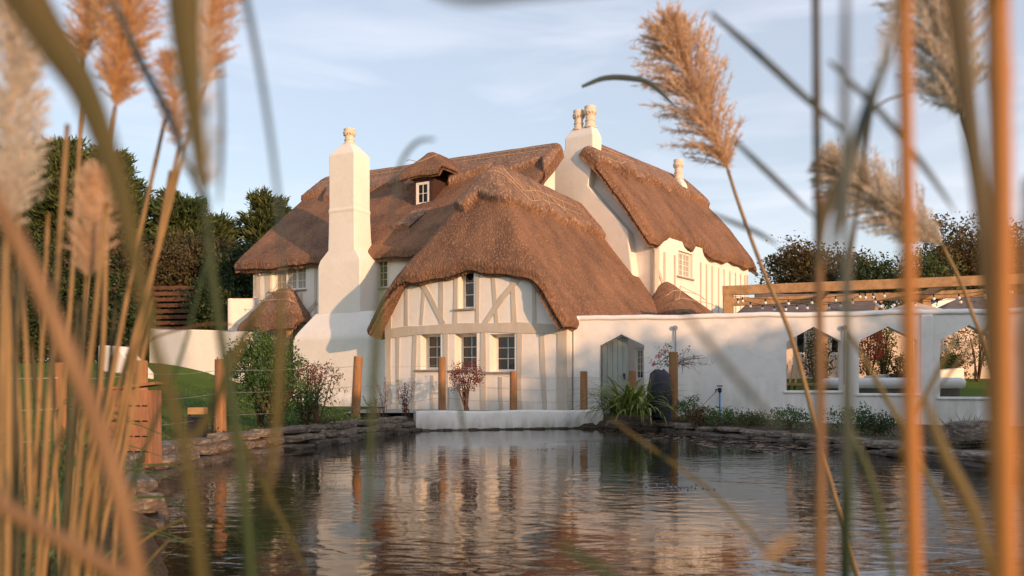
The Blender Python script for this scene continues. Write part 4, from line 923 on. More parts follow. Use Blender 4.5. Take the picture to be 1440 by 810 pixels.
stone((6.55, 12.2, .42), .75, .5, .3, .2, 8, 'stone', 'large rounded grey boulder on the right bank under the feathery shrub', None)

# ================================================================== vegetation
def unit(n): v = rng.normal(size=(n, 3)); return v/np.linalg.norm(v, axis=1)[:, None]
def leaves(C, size, aspect=.5, dirs=None, up=.3, jit=0.0, curl=.15):
    """diamond leaves at C"""
    n = len(C); d = unit(n) if dirs is None else dirs+rng.normal(size=(n, 3))*jit; d[:, 2] += up*0; d /= np.linalg.norm(d, axis=1)[:, None]
    r_ = unit(n); s_ = np.cross(d, r_); s_ /= np.linalg.norm(s_, axis=1)[:, None]+1e-9; nn = np.cross(d, s_)
    L_ = (size*rng.uniform(.6, 1.25, n))[:, None]; W_ = L_*aspect/2
    V = np.stack([C, C+d*L_*.45+s_*W_+nn*L_*curl*.5, C+d*L_, C+d*L_*.45-s_*W_+nn*L_*curl*.5], 1).reshape(-1, 3)
    Fq = np.arange(4*n).reshape(n, 4); return V, Fq
def cloud(cx, cy, cz, rx, ry, rz_, nclump, per, spread, shell=.55, flat=1):
    u = unit(nclump); rad = (rng.uniform(shell**3, 1, nclump)**(1/3))[:, None]
    bump_ = 1+.22*np.sin(u[:, :1]*7+cx)+.18*np.cos(u[:, 1:2]*6+u[:, 2:3]*5+cy)
    c = np.array([cx, cy, cz])+u*rad*bump_*np.array([rx, ry, rz_])
    pts = np.repeat(c, per, 0)+rng.normal(size=(nclump*per, 3))*spread*np.array([1, 1, flat]); return pts
def shrub(name, lab, cat, base, r_, h_, leafm, nst=9, nclump=200, per=10, leaf=.05, spread=.06, aspect=.45, twigm='twig', z0=.25, grp=None, lift=.55):
    o = thing(name, lab, cat, base, grp); st = MB(); b_ = Vector(base)
    for i in range(nst):
        a_ = rng.uniform(0, 6.28); rr_ = r_*rng.uniform(.2, .8); t_ = b_+Vector((math.cos(a_)*rr_, math.sin(a_)*rr_, h_*rng.uniform(.6, .95))); m_ = b_*.5+t_*.5+Vector((rng.normal()*.05, rng.normal()*.05, .05))
        st.tube([b_+Vector((rng.normal()*.03, rng.normal()*.03, -.05)), m_, t_], [.012*h_+.004, .008*h_+.003, .003], 5)
    stem = make('stems', st, M[twigm], o)
    pts = cloud(base[0], base[1], base[2]+h_*lift, r_, r_, h_*(1-lift)*1.0, nclump, per, spread)
    pts = pts[pts[:, 2] > base[2]]
    make('foliage', leaves(pts, leaf, aspect), M[leafm], o); return o
def tree(name, lab, base, th_, cr, cz, rz_, leafm, nclump, per, leaf, spread, grp=None, flat=.7):
    o = thing(name, lab, 'tree', base, grp); b_ = Vector(base); mb = MB()
    mb.tube([b_, b_+Vector((.1, 0, th_*.5)), b_+Vector((0, 0, th_))], [.03*th_+.05, .02*th_+.04, .05], 8); make('trunk', mb, M['bark'], o, smooth=True)
    for i in range(9):
        a_ = i*2.4; mb = MB(); s_ = b_+Vector((0, 0, th_*(.35+.06*i))); e_ = Vector((base[0]+math.cos(a_)*cr*.75, base[1]+math.sin(a_)*cr*.75, cz+rz_*rng.uniform(-.3, .6)))
        mb.tube([s_, s_*.5+e_*.5+Vector((0, 0, .2)), e_], [.09, .055, .02], 6); make('branch', mb, M['bark'], o)
    pts = cloud(base[0], base[1], cz, cr, cr, rz_, nclump, per, spread, .45, flat)
    make('crown', leaves(pts, leaf, .5), M[leafm], o); return o
def cypress(lab, px, ytop, Y, wpx, nbr=150, lean=0, m_='cyp', zb=1.2, seed=0, cat='tree'):
    g = P(px, 500, Y); top = P(px, ytop, Y).z; base = (g.x, Y, zb); Hh = top-zb; Wd = wpx/F*Y/2
    o = thing('cypress_tree', lab, cat, base, None); mb = MB(); b_ = Vector(base)
    mb.tube([b_, b_+Vector((.2, 0, Hh*.4)), b_+Vector((lean*.5, 0, Hh*.75)), b_+Vector((lean, 0, Hh*.93))], [.35, .28, .15, .04], 8); make('trunk', mb, M['bark'], o, smooth=True)
    pts = []; dirs = []; limb = MB()
    for i in range(nbr):
        f = (i+.5)/nbr; f = .08+.90*f; f = min(.98, f); a_ = rng.uniform(0, 6.283); prof = (1-f)**.55*(.75+.25*math.sin(f*9+seed)); ln = Wd*prof*rng.uniform(.45, 1.25)+.4
        s_ = Vector((base[0]+lean*f, base[1], zb+Hh*f*.92)); rise = rng.uniform(.12, .45)+.3*f; d = Vector((math.cos(a_), math.sin(a_), rise)).normalized()
        e_ = s_+d*ln+Vector((0, 0, .12*ln)); 
        if i % 5 == 0: limb.tube([s_, s_*.5+e_*.5, e_], [.07, .045, .015], 5)
        k = int(8+ln*6); side = Vector((-d.y, d.x, 0)).normalized()
        for j in range(k):
            t_ = .25+.75*(j+rng.uniform())/k; c = s_+(e_-s_)*t_; w_ = (1.05-t_)*ln*.42+.12
            off = rng.uniform(-1, 1); c = c+side*w_*off+Vector((0, 0, rng.normal()*.07+.05*(1-abs(off))))
            dd = (d*1.0+side*off*.9+Vector((0, 0, .35))).normalized()
            pts.append(np.array([c.x, c.y, c.z])+rng.normal(size=(14, 3))*np.array([.17, .17, .05])); dirs.append(np.repeat([[dd.x, dd.y, dd.z]], 14, 0))
    make('limbs', limb, M['bark'], o); pts = np.concatenate(pts); dirs = np.concatenate(dirs)
    make('crown', leaves(pts, .40, .2, dirs, jit=.4), M[m_], o); return o
cypress('dark cypress tree at the far left edge, topping the reeds', 20, 190, 44, 286, 162, .5, seed=1)
cypress('tall dark cypress tree rising behind the left reeds beside the grey plume', 85, 178, 42, 247, 183, .3, seed=2)
cypress('dark cypress tree with the highest crown left of the blurred blade', 165, 192, 43, 234, 183, -.3, seed=3)
cypress('lower cypress tree in the gap behind the green blurred stem', 235, 262, 42, 247, 150, .8, seed=4)
cypress('small cypress tree between the two larger ones, behind the thin blade', 300, 300, 44, 169, 129, .0, seed=6)
cypress('feathery cypress tree beside the left end of the thatched roof', 368, 262, 45, 169, 162, .3, seed=5)
def bushrow(items, name, cat):
    for (px, yt, yb, Y, wpx, m_, lab) in items:
        c = P(px, (yt+yb)/2, Y); h_ = (yb-yt)/F*Y; r_ = wpx/F*Y/2; g = c.z-h_/2
        o = thing(name, lab, cat, (c.x, Y, g)); st = MB()
        for i in range(7):
            a_ = i*.9; st.tube([(c.x, Y, g-.3), (c.x+math.cos(a_)*r_*.4, Y+math.sin(a_)*r_*.4, c.z), (c.x+math.cos(a_)*r_*.75, Y+math.sin(a_)*r_*.6, c.z+h_*.35)], [.08, .05, .02], 5)
        make('stems', st, M['bark'], o)
        pts = cloud(c.x, Y, c.z, r_, r_*.7, h_/2, int(260*max(1, r_)), 26, .17, .35, .8); make('foliage', leaves(pts, .16, .5), M[m_], o)
bushrow([(30, 350, 520, 33, 150, 'bush', 'dark hedge bush at the far left behind the lawn'), (120, 375, 500, 34, 130, 'bush', 'dark rounded bush left of the slatted fence'), (215, 345, 425, 38, 110, 'scrub', 'brown scrubby bush above the slatted fence'),
         (285, 335, 425, 39, 110, 'scrub', 'tangled brown bush left of the cottage eave'), (335, 350, 430, 37, 80, 'bush', 'dark shaded bush touching the cottage corner'), (300, 395, 465, 33.5, 50, 'bush', 'ivy dark bush at the right end of the slatted fence'),
         (185, 425, 530, 32.5, 60, 'bush', 'dark green bush at the left end of the cream garden wall'), (150, 330, 420, 40, 110, 'scrub', 'olive brown bush behind the reeds and below the cypresses')], 'bush', 'bush')
def rtree(px, yt, yb, Y, wpx, m_, lab, ncl=420, per=26, leaf=.2):
    c = P(px, (yt+yb)/2, Y); h_ = (yb-yt)/F*Y; tree('broadleaf_tree', lab, (c.x, Y, 1.2), max(2, c.z-1.2+h_*.2), wpx/F*Y/2*.82, c.z-h_*.1, h_/2*.8, m_, int(ncl*.75), per, leaf, .3)
rtree(1125, 322, 430, 45, 105, 'autumn', 'rusty green tree nearest the right end of the cottage', 460)
rtree(1185, 340, 430, 46, 100, 'autumn', 'thin crowned autumn tree behind the second blurred stem', 330)
rtree(1225, 357, 430, 42, 110, 'bush', 'dark green clipped tree right of the autumn trees', 420)
rtree(1300, 345, 440, 44, 90, 'olive', 'small pale green tree behind the orange reed stem', 300)
rtree(1345, 288, 430, 46, 120, 'autumn', 'tall brown leaved tree at the right behind the thick stems', 560)
rtree(1425, 300, 430, 45, 110, 'autumn', 'russet tree at the far right edge of the view', 480)
rtree(1500, 290, 430, 47, 130, 'bush', 'dark tree beyond the right edge', 380)
# distant hedge mass
pts = np.stack([rng.uniform(-60, 70, 26000), rng.uniform(56, 62, 26000), rng.uniform(.5, 4.6, 26000)], 1); pts[:, 2] += .8*np.sin(pts[:, 0]*.35)+.5*np.sin(pts[:, 0]*.9)
setp(make('far_hedgerow', leaves(pts, .55, .6), M['bush'], smooth=False), 'dark hedgerow in the distance', None, kind='stuff')
# hedge out to the right of the pond that shades the garden wall at this hour
for i, (x, y, h_, r_) in enumerate(((11.0, -2.0, 3.9, 1.6), (14.2, -1.4, 4.2, 1.7), (17.4, -2.2, 4.5, 1.8), (20.6, -1.6, 5.6, 2.0), (24, -2.2, 6.3, 2.1), (27.5, -1.6, 6.6, 2.1), (31, -2.2, 6.7, 2.1), (34.5, -2, 6.8, 2.1))):
    o = thing('hedge_tree', 'dense hedge tree on the near side of the garden, outside the view', 'tree', (x, y, .2), 'hedge trees on the near side of the garden')
    mb = MB(); mb.tube([(x, y, .2), (x, y, h_*.8)], [.2, .1], 7); make('trunk', mb, M['bark'], o)
    pts = cloud(x, y, .2+h_*.52, r_*1.15, r_, h_*.47, 700, 16, .25, .2); make('crown', leaves(pts, .4, .6), M['bush'], o)

# bank plants
def gb(px, Y): X = (px-CX)/F*Y; return (X, Y, gh(X, Y))
shrub('evergreen_shrub', 'rounded bright green shrub, tallest on the left bank, below the porch', 'shrub', gb(366, 16.2), .58, 1.75, 'fresh', 12, 520, 18, .065, .05, lift=.64)
shrub('evergreen_shrub', 'loose olive shrub with bare lower stems beside the post', 'shrub', gb(388, 15.6), .68, 1.2, 'fresh', 22, 330, 10, .06, .07)
shrub('berry_shrub', 'open twiggy shrub with reddish leaf tips before the chimney base', 'shrub', gb(430, 16.6), .58, 1.22, 'olive', 22, 240, 9, .06, .06)
shrub('berry_shrub', 'red tipped twig cluster on the right side of the open shrub', 'shrub', gb(446, 16.3), .38, 1.25, 'red', 10, 90, 6, .05, .05, lift=.82)
shrub('nandina_bush', 'red leaved nandina with bare upright stems against the framed wall', 'shrub', (P(655, 545, 22.3).x, 22.6, .42), .50, 1.32, 'red', 16, 170, 10, .06, .05, lift=.72)
def sprigs(name, lab, base, n, h_, r_, leafm, leaf=.035, stemm='twig', per=18):
    o = thing(name, lab, 'plant', base); st = MB(); pts = []; b_ = Vector(base)
    for i in range(n):
        a_ = rng.uniform(0, 6.28); t_ = b_+Vector((math.cos(a_)*r_*rng.uniform(.2, 1), math.sin(a_)*r_*rng.uniform(.2, 1), h_*rng.uniform(.55, 1))); m_ = b_*.5+t_*.5+Vector((rng.normal()*.03, 0, .05))
        s_ = b_+Vector((rng.normal()*r_*.3, rng.normal()*r_*.3, -.05)); st.tube([s_, m_, t_], [.006, .004, .002], 4)
        for j in range(per): f = rng.uniform(.25, 1); c = (s_*(1-f)**2+m_*2*f*(1-f)+t_*f*f); pts.append((c.x+rng.normal()*.012, c.y+rng.normal()*.012, c.z))
    make('stems', st, M[stemm], o); make('leaves', leaves(np.array(pts), leaf, .5), M[leafm], o); return o
sprigs('willowherb', 'sparse red stemmed sprigs by the left end of the white kerb', gb(540, 20.6), 12, 1.05, .28, 'red')
sprigs('willowherb', 'reddish leafy sprigs rising against the corner of the gable wall', gb(570, 21.3), 22, 1.05, .35, 'red', .05)
sprigs('willowherb', 'dry brown sprigs low at the foot of the gable corner', gb(526, 19.8), 16, .55, .3, 'scrub', .04)
def straps(name, lab, base, n, ln, wd, m_, arch_=1.0, cat='plant', spread=.12, grp=None, up=.9):
    o = thing(name, lab, cat, base, grp); mb = MB(); b_ = Vector(base)
    for i in range(n):
        a_ = rng.uniform(0, 6.28); L_ = ln*rng.uniform(.6, 1.1); el = rng.uniform(.5, 1.45)*up; k = 9; p = b_+Vector((rng.normal()*spread, rng.normal()*spread, -.03)); pts = [p.copy()]; e = el
        for j in range(k-1):
            e -= arch_*rng.uniform(.12, .32)*(j/k+.25); p = p+Vector((math.cos(a_)*math.cos(e), math.sin(a_)*math.cos(e), math.sin(e)))*L_/k; pts.append(p.copy())
        w_ = [wd*(.75+.5*math.sin(min(1, j/(k-1)*1.2)*2.2))*(1-(j/(k-1))**3)+.001 for j in range(k)]
        mb.ribbon(pts, w_, Vector((math.sin(a_), -math.cos(a_), .01)).cross(Vector((0, 0, 1)))+Vector((0, 0, .6)))
    make('blades', mb, M[m_], o); return o
straps('strap_leaf_plant', 'large arching green and yellow strap leaved plant at the right end of the white kerb', (P(888, 585, 20.5).x, 20.7, .42), 240, 1.75, .05, 'strap', 1.3, spread=.24)
straps('strap_leaf_plant', 'low tuft of arching leaves right of the leaning post', gb(480, 18.0), 80, .75, .022, 'strap', 1.3, spread=.16)
straps('strap_leaf_plant', 'low tuft of dry arching leaves between the shrub and the leaning post', gb(455, 16.4), 60, .6, .018, 'blade', 1.3, spread=.16)
straps('strap_leaf_plant', 'small tuft of tan leaves beside the wooden lantern', gb(300, 13.2), 26, .5, .014, 'blade', .9, spread=.06)
for (px, Y, r_, h_, m_, lab) in ((905, 20.6, .3, .5, 'fresh', 'leafy green mound at the foot of the strap leaved plant'), (968, 20.2, .35, .55, 'fresh', 'small leafy bush right of the tall post'), (1015, 18.7, .38, .36, 'fresh', 'low green creeper on the bank below the blue pipe'), (1055, 18.1, .35, .25, 'olive', 'flat green patch between the creeper and the first opening'),
                              (1110, 16.8, .42, .42, 'fresh', 'green leafy clump left of the two dark stems'), (1200, 15.4, .40, .48, 'fresh', 'bright green clump below the middle opening'), (1235, 15.0, .33, .36, 'bush', 'dark leafy clump beside the orange stem'), (985, 19.2, .25, .45, 'autumn', 'thin reddish weed by the hose')):
    b_ = gb(px, Y); shrub('bank_plant', lab, 'plant', b_, r_, h_, m_, 8, 110, 9, .055, .045, .5)
straps('feathery_shrub', 'upright feathery green shrub on the right bank over the boulder', gb(1368, 12.9), 120, .62, .02, 'olive', .5, cat='shrub', spread=.12, up=1.15)
def rose():
    b0 = P(940, 560, 20.8); o = thing('climbing_rose', 'climbing rose with pink blooms and bare twigs behind the tall post', 'rose', (b0.x, 21.2, .35)); st = MB(); pts = []
    ends = [(935, 483), (925, 495), (915, 515), (955, 500)]+[(960+i*6, 505+12*math.sin(i*.9)+i*1.2) for i in range(8)]
    for i, (px, py) in enumerate(ends):
        e_ = P(px, py, 21.3); s_ = Vector((b0.x+.05, 21.25, .35)); m_ = P(945, 515, 21.2)
        pl = [s_, s_*.5+m_*.5, m_, m_*.5+e_*.5+Vector((0, 0, .08)), e_]; st.tube(pl, [.014, .012, .009, .006, .003], 5)
        for j in range(9):
            f = rng.uniform(.2, 1); c = m_*(1-f)+e_*f+Vector((0, 0, .04)); d_ = Vector((rng.normal()*.12, rng.normal()*.05, rng.normal()*.13)); st.tube([c, c+d_*.6, c+d_+Vector((0, 0, .02))], [.004, .003, .001], 4)
            if i < 4:
                for _ in range(4): pts.append((c.x+d_.x+rng.normal()*.04, c.y+rng.normal()*.03, c.z+d_.z+rng.normal()*.05))
    make('stems', st, M['twig'], o); make('leaves', leaves(np.array(pts), .06, .6), M['olive'], o)
    for (px, py) in ((936, 494), (927, 501), (920, 512)):
        q = P(px, py, 21.1); c = np.repeat([[q.x, q.y, q.z]], 26, 0)+rng.normal(size=(26, 3))*.018; make('bloom', leaves(c, .06, .9), M['pink'], o)
rose()
# plants and climbers behind the arched openings
for (px, Y, r_, h_, m_, lab) in ((1150, 27.5, .5, 1.9, 'bush', 'dark twiggy shrub seen through the first arched opening'), (1222, 28.5, .55, 2.2, 'red', 'russet climber on the peach wall seen through the middle opening'), (1243, 28.8, .35, 2.4, 'fresh', 'light green climber in the middle opening'), (1270, 27.3, .6, 1.1, 'bush', 'low dark bush in the middle opening'), (1375, 29, .9, 2.4, 'bush', 'large dark bush seen through the third arched opening'), (1335, 29.5, .35, .9, 'fresh', 'small potted bush at the left of the third opening')):
    b_ = gb(px, Y); shrub('garden_shrub', lab, 'shrub', b_, r_, h_, m_, 9, 190, 12, .09, .07)
# lawn grass
n = 60000; X = rng.uniform(-14, -3.6, n); Y = rng.uniform(9, 27, n); ok = pond_sd(X, Y) > .7; X, Y = X[ok], Y[ok]; Z = ground_h(X, Y)
d_ = np.stack([rng.normal(size=len(X))*.4, rng.normal(size=len(X))*.4, np.ones(len(X))], 1)
setp(make('lawn_grass', leaves(np.stack([X, Y, Z-.01], 1), .055, .2, d_, jit=.1), M['fresh']), 'short mown grass on the sloping lawn', None, kind='stuff')
n = 9000; X = rng.uniform(2.5, 12, n); Y = rng.uniform(9, 23, n); sd_ = pond_sd(X, Y); ok = (sd_ > .25) & (sd_ < 1.6); X, Y = X[ok], Y[ok]; c = np.stack([X, Y, ground_h(X, Y)+rng.uniform(0, .07, len(X))], 1)
ok = (np.sin(X*3.1+Y*1.3)+np.sin(Y*2.7-X)) > -.2
setp(make('bank_ground_cover', leaves(c[ok], .06, .6), M['fresh']), 'low leafy ground cover along the right bank', None, kind='stuff')
n = 5000; X = rng.uniform(-6, -2, n); Y = rng.uniform(9, 21, n); sd_ = pond_sd(X, Y); ok = (sd_ > .3) & (sd_ < 1.1); X, Y = X[ok], Y[ok]; c = np.stack([X, Y, ground_h(X, Y)+rng.uniform(0, .08, len(X))], 1)
setp(make('bank_litter', leaves(c, .07, .45), M['scrub']), 'dry grass and litter along the left bank', None, kind='stuff')
# floating leaves
n = 420; X = rng.uniform(2.2, 5.6, n); Y = rng.uniform(13.5, 21.5, n); sd_ = pond_sd(X, Y); ok = (sd_ < -.1) & (sd_ > -1.9); X, Y = X[ok], Y[ok]
def pads(X, Y, s0, s1):
    V = []; Fq = []
    for i, (x, y) in enumerate(zip(X, Y)):
        r_ = rng.uniform(s0, s1); a0 = rng.uniform(0, 6); k = 6; V += [(x+r_*math.cos(a0+j*1.047), y+r_*math.sin(a0+j*1.047), .004+.012*rng.uniform()) for j in range(k)]; Fq.append(tuple(range(i*k, i*k+k)))
    mb = MB(); mb.add(V, Fq); return mb
setp(make('floating_leaves', pads(X, Y, .03, .09), M['deadleaf']), 'brown leaves and lily pads floating near the right bank', None, kind='stuff')
mb = MB()
for (px, py) in ((762, 624), (757, 632), (766, 633), (775, 631), (748, 634), (806, 637)):
    q = P(px, py, 1.05*F/(py-HY)); c = np.repeat([[q.x, q.y, .01]], 5, 0)+rng.normal(size=(5, 3))*np.array([.03, .03, .004]); V, Fq = leaves(c, .08, .6); V[:, 2] = .006+np.abs(V[:, 2]-.01)*.12; mb.add([tuple(v) for v in V], [tuple(f) for f in Fq])
setp(make('red_floating_leaves', mb, M['red']), 'few red leaves afloat on the pond before the white kerb', None, kind='stuff')
mb = MB()
for i in range(60):
    a_ = rng.uniform(0, 6.28); r_ = rng.exponential(.12) if i < 60 else rng.uniform(0, 3); x, y = 1.76+r_*math.cos(a_)*1.2, 9.0+r_*math.sin(a_)*1.3-(.9 if i >= 60 else 0)
    mb.ball((x, y, .006), rng.uniform(.004, .011), 8)
setp(make('water_bubbles', mb, M['foam'], smooth=True), 'bubbles where the pond aerator breaks the surface', None, kind='stuff')

# ================================================================== reeds and plumes near the camera
def spline(pts, n=18):
    pts = [Vector(p) for p in pts]; out = []
    if len(pts) < 3: return [pts[0].lerp(pts[-1], i/(n-1)) for i in range(n)]
    q = [pts[0]*2-pts[1]]+pts+[pts[-1]*2-pts[-2]]; m_ = len(pts)-1
    for i in range(n):
        t_ = i/(n-1)*m_; k = min(int(t_), m_-1); u = t_-k; a, b_, c, d = q[k:k+4]
        out.append(.5*((2*b_)+(c-a)*u+(2*a-5*b_+4*c-d)*u*u+(3*b_-a-3*c+d)*u**3))
    return out
def root(pts):     # carry the stem on down to the ground below the frame
    a, b_ = pts[-2], pts[-1]; d = (b_-a).normalized()
    if b_.z > .12:
        d = Vector((d.x*.5, d.y*.5, min(d.z, -.5))).normalized(); e_ = b_+d*((b_.z-.05)/max(.2, -d.z)); return pts+[b_.lerp(e_, .5), e_]
    return pts
def stem(lab, pix, d, wpx, m_='reed', taper=.7, name='reed', cat='reed', grp=None, rt=True, d2=None, leaf=False):
    d2 = d2 or d; n = len(pix); pts = [P(x, y, d+(d2-d)*i/max(1, n-1)) for i, (x, y) in enumerate(pix)]
    sp = spline(pts, 20)
    if rt: sp = root(sp)
    r0 = wpx/F*((d+d2)/2)/2; k = len(sp); rad = []
    for i in range(k):
        r_ = r0*(taper+(1-taper)*min(1, i/19)); rad.append(r_*(1.12 if i % 6 == 3 else 1))
    mb = MB(); mb.tube(sp, rad, 8); o = make(name, mb, M[m_], origin=tuple(sp[-1]), smooth=True); return setp(o, lab, cat, grp)
def blade(lab, pix, d, wpx, m_='blade', d2=None, grp=None, rt=False, wprof=None, name='bent_reed'):
    d2 = d2 or d; n = len(pix); pts = [P(x, y, d+(d2-d)*i/max(1, n-1)) for i, (x, y) in enumerate(pix)]; sp = spline(pts, 20)
    if rt: sp = root(sp)
    k = len(sp); W_ = []
    for i in range(k):
        t_ = i/(k-1); f = wprof(t_) if wprof else math.sin(math.pi*min(1, .08+t_*.92))**.5; W_.append(max(.0006, wpx/F*((d+d2)/2)*f))
    mb = MB(); mb.ribbon(sp, W_, Vector((0, 1, .2))); o = make(name, mb, M[m_], origin=tuple(sp[-1])); return setp(o, lab, 'reed leaf', grp)
def plume(lab, tip, base, d, wpx, m_, stempix=None, d2=None, droop=.3, nb=260, seed=0, stemm='reed', stemw=6, curve=0, onesided=0, hair=1.0):
    rg = np.random.default_rng(seed+11); B = P(base[0], base[1], d); T = P(tip[0], tip[1], d*(1.04)); ax = T-B; L_ = ax.length; Wd = wpx/F*d/2; side = Vector((ax.z, 0, -ax.x)).normalized()
    o = thing('pampas_plume', lab, 'plume', B)
    mids = [B, B.lerp(T, .35)+side*curve*Wd*.6, B.lerp(T, .7)+side*curve*Wd*.8, T]; sp = spline(mids, 14); mb = MB(); mb.tube(sp, [stemw/F*d*.3*(1-.9*i/13) for i in range(14)], 6); make('rachis', mb, M[stemm], o)
    V = []; Fc = []; axn = ax.normalized(); e1_ = np.array(side); e2_ = np.cross(np.array(axn), e1_); an = np.array(axn)
    def axp(t_): x = t_*13; k = min(int(x), 12); return np.array(sp[k].lerp(sp[k+1], x-k))
    for b_ in range(nb):
        t_ = rg.uniform(0, .93)**.9; a_ = rg.uniform(0, 6.283); prof = (math.sin(math.pi*min(1, (t_*.83+.17)))**.7)
        ln = Wd*prof*rg.uniform(.65, 1.25)*1.25; out = e1_*math.cos(a_)+e2_*math.sin(a_)*.8
        if onesided: out = out+e1_*onesided
        d0 = an*rg.uniform(.75, 1.3)+out*rg.uniform(.45, .85); d0 /= np.linalg.norm(d0); p = axp(t_); k = 6; st_ = ln*1.25/k; dd = d0.copy(); prev = p
        for j in range(k):
            dd = dd+out*.05+np.array([0, 0, -droop*.12]); dd /= np.linalg.norm(dd); q = prev+dd*st_
            sdv = np.cross(dd, rg.normal(size=3)); sdv /= np.linalg.norm(sdv); w_ = Wd*.012
            n = len(V); V += [prev-sdv*w_, prev+sdv*w_, q]; Fc.append((n, n+1, n+2))
            for h in range(int(9*hair)):
                f = rg.uniform(); c = prev*(1-f)+q*f; hd = dd*rg.uniform(.5, 1.2)+rg.normal(size=3)*.45; hd /= np.linalg.norm(hd); hl = Wd*rg.uniform(.12, .30); sv = np.cross(hd, rg.normal(size=3)); sv /= np.linalg.norm(sv); wv_ = Wd*.014
                n = len(V); V += [c-sv*wv_, c+sv*wv_, c+hd*hl]; Fc.append((n, n+1, n+2))
            prev = q
    make('feathery_head', (np.array(V), np.array(Fc)), M[m_], o)
    if stempix:
        d2 = d2 or d; pts = [P(x, y, d+(d2-d)*(i+1)/len(stempix)) for i, (x, y) in enumerate(stempix)]; s2 = root(spline([B]+pts, 20)); mb = MB(); mb.tube(s2, [stemw/F*d/2*(.75+.35*min(1, i/20)) for i in range(len(s2))], 8); make('stem', mb, M[stemm], o, smooth=True)
    return o
# right side
plume('large fluffy tan plume standing against the sky right of the twin chimney', (938, 28), (1024, 240), 2.5, 106, 'plume', [(1040, 290), (1075, 385), (1115, 480), (1160, 650), (1207, 815)], d2=2.2, nb=330, seed=1, stemm='reed', stemw=6, onesided=-.15, hair=1.0)
blade('thin curved leaf tip reaching left from the large tan plume', [(818, 122), (850, 110), (885, 110), (915, 118), (950, 150)], 2.4, 8, 'bladeblue')
plume('grey white plume lying on its side behind the orange stem', (1158, 222), (1325, 345), 1.9, 84, 'plumegrey', [(1360, 420), (1400, 560), (1420, 820)], nb=480, seed=2, stemw=6, hair=1.2, droop=.12)
plume('pale plume hanging at the top right behind the dark stem', (1300, -60), (1352, 165), 1.5, 120, 'plumegrey', [(1368, 230), (1395, 420), (1410, 820)], nb=430, seed=3, stemm='reeddark', stemw=9, hair=1.3)
plume('dark blurred seed head at the top beside the orange stem', (1268, -10), (1238, 105), .9, 38, 'plumegrey', [(1222, 180), (1195, 380), (1190, 500)], nb=120, seed=4, stemm='reeddark', stemw=6)
stem('thick vertical orange reed stem nearest the right edge', [(1402, -20), (1407, 250), (1409, 520), (1414, 830)], .42, 34, 'reedorange', .95)
stem('vertical orange brown reed stem crossing the middle arched opening', [(1271, -20), (1275, 250), (1279, 520), (1286, 830)], .5, 23, 'reedorange', .8)
stem('thin dark vertical reed stem crossing the first arched opening', [(1147, -20), (1150, 300), (1154, 560), (1156, 830)], .75, 13, 'reeddark', .8)
stem('dark lower reed stem beside the thin vertical one', [(1153, 270), (1152, 420), (1153, 620), (1152, 830)], .65, 15, 'reedbrown', .5)
stem('green vertical reed stem between the dark and orange stems', [(1188, 190), (1190, 400), (1192, 600), (1190, 830)], .6, 15, 'reedgreen', .6)
blade('faint blue grey vertical leaf above the green stem', [(1190, -30), (1188, 130), (1190, 400), (1192, 700)], .45, 14, 'bladeblue')
blade('broad dark olive leaf leaning beside the thick orange stem', [(1343, -20), (1358, 120), (1378, 280), (1390, 420), (1405, 800)], .5, 34, 'reeddark', wprof=lambda t_: .95-.45*t_)
blade('blue grey leaf slanting from the large plume down to the dark stem', [(1000, 18), (1065, 75), (1130, 135), (1195, 192)], .8, 11, 'bladeblue')
blade('blue grey leaf slanting right of the large plume stem', [(1030, 195), (1090, 252), (1148, 308)], .85, 9, 'bladeblue')
blade('thin leaf slanting below the large plume stem', [(1000, 300), (1060, 325), (1095, 345)], .9, 7, 'bladeblue')
blade('long grey leaf crossing the upper right of the garden', [(1165, 85), (1240, 160), (1300, 235), (1345, 300)], .7, 10, 'bladeblue')
stem('thin dark arching stalk above the lying plume', [(1285, 128), (1240, 145), (1210, 180), (1200, 225)], 1.4, 4, 'reeddark', rt=False)
blade('blurred dark leaf in the upper right between the stems', [(1258, 60), (1228, 130), (1205, 200), (1180, 290), (1165, 380)], .55, 20, 'bladeblue', wprof=lambda t_: math.sin(math.pi*t_)**.6)
blade('blurred dark leaf lower down beside the first arched opening', [(1225, 170), (1190, 240), (1160, 300), (1152, 380)], .6, 18, 'reeddark', wprof=lambda t_: math.sin(math.pi*t_)**.6)
blade('grey blurred leaf slanting across the white garden wall', [(955, 430), (1010, 500), (1060, 560), (1098, 600)], .5, 9, 'bladeblue')
blade('yellow green leaf slanting across the lower right water', [(1300, 560), (1330, 640), (1370, 720), (1400, 830)], .6, 17, 'blade', rt=True)
blade('olive leaf slanting left across the lower right bank', [(1345, 470), (1320, 520), (1285, 590), (1262, 640)], .9, 8, 'blade')
blade('thin leaf crossing below the middle opening', [(1190, 460), (1235, 540), (1290, 640), (1350, 760)], 1.0, 8, 'blade')
blade('olive leaf below the first opening slanting right', [(1195, 600), (1230, 690), (1260, 830)], .7, 10, 'reedgreen', rt=True)
blade('thin tan leaf slanting over the open water', [(860, 590), (930, 640), (1010, 700), (1090, 790), (1120, 830)], .9, 5, 'blade')
blade('short pink orange leaf low over the water', [(1075, 790), (1095, 770), (1120, 755)], .4, 14, 'reed')
blade('thin crossing leaf before the third opening', [(1440, 400), (1370, 480), (1310, 560)], 1.1, 6, 'reeddark')
blade('dark arching leaf blurred along the top edge', [(600, -14), (660, -2), (760, -10), (880, -16)], .35, 16, 'bladeblue')
blade('pale arching leaf tip over the main roof ridge', [(612, 196), (590, 198), (572, 215), (560, 245), (548, 330)], .75, 6, 'bladeblue')
# extra stems right of the thick orange stem
stem('orange stem at the very right edge', [(1446, 250), (1442, 500), (1450, 830)], .5, 20, 'reed', .7)
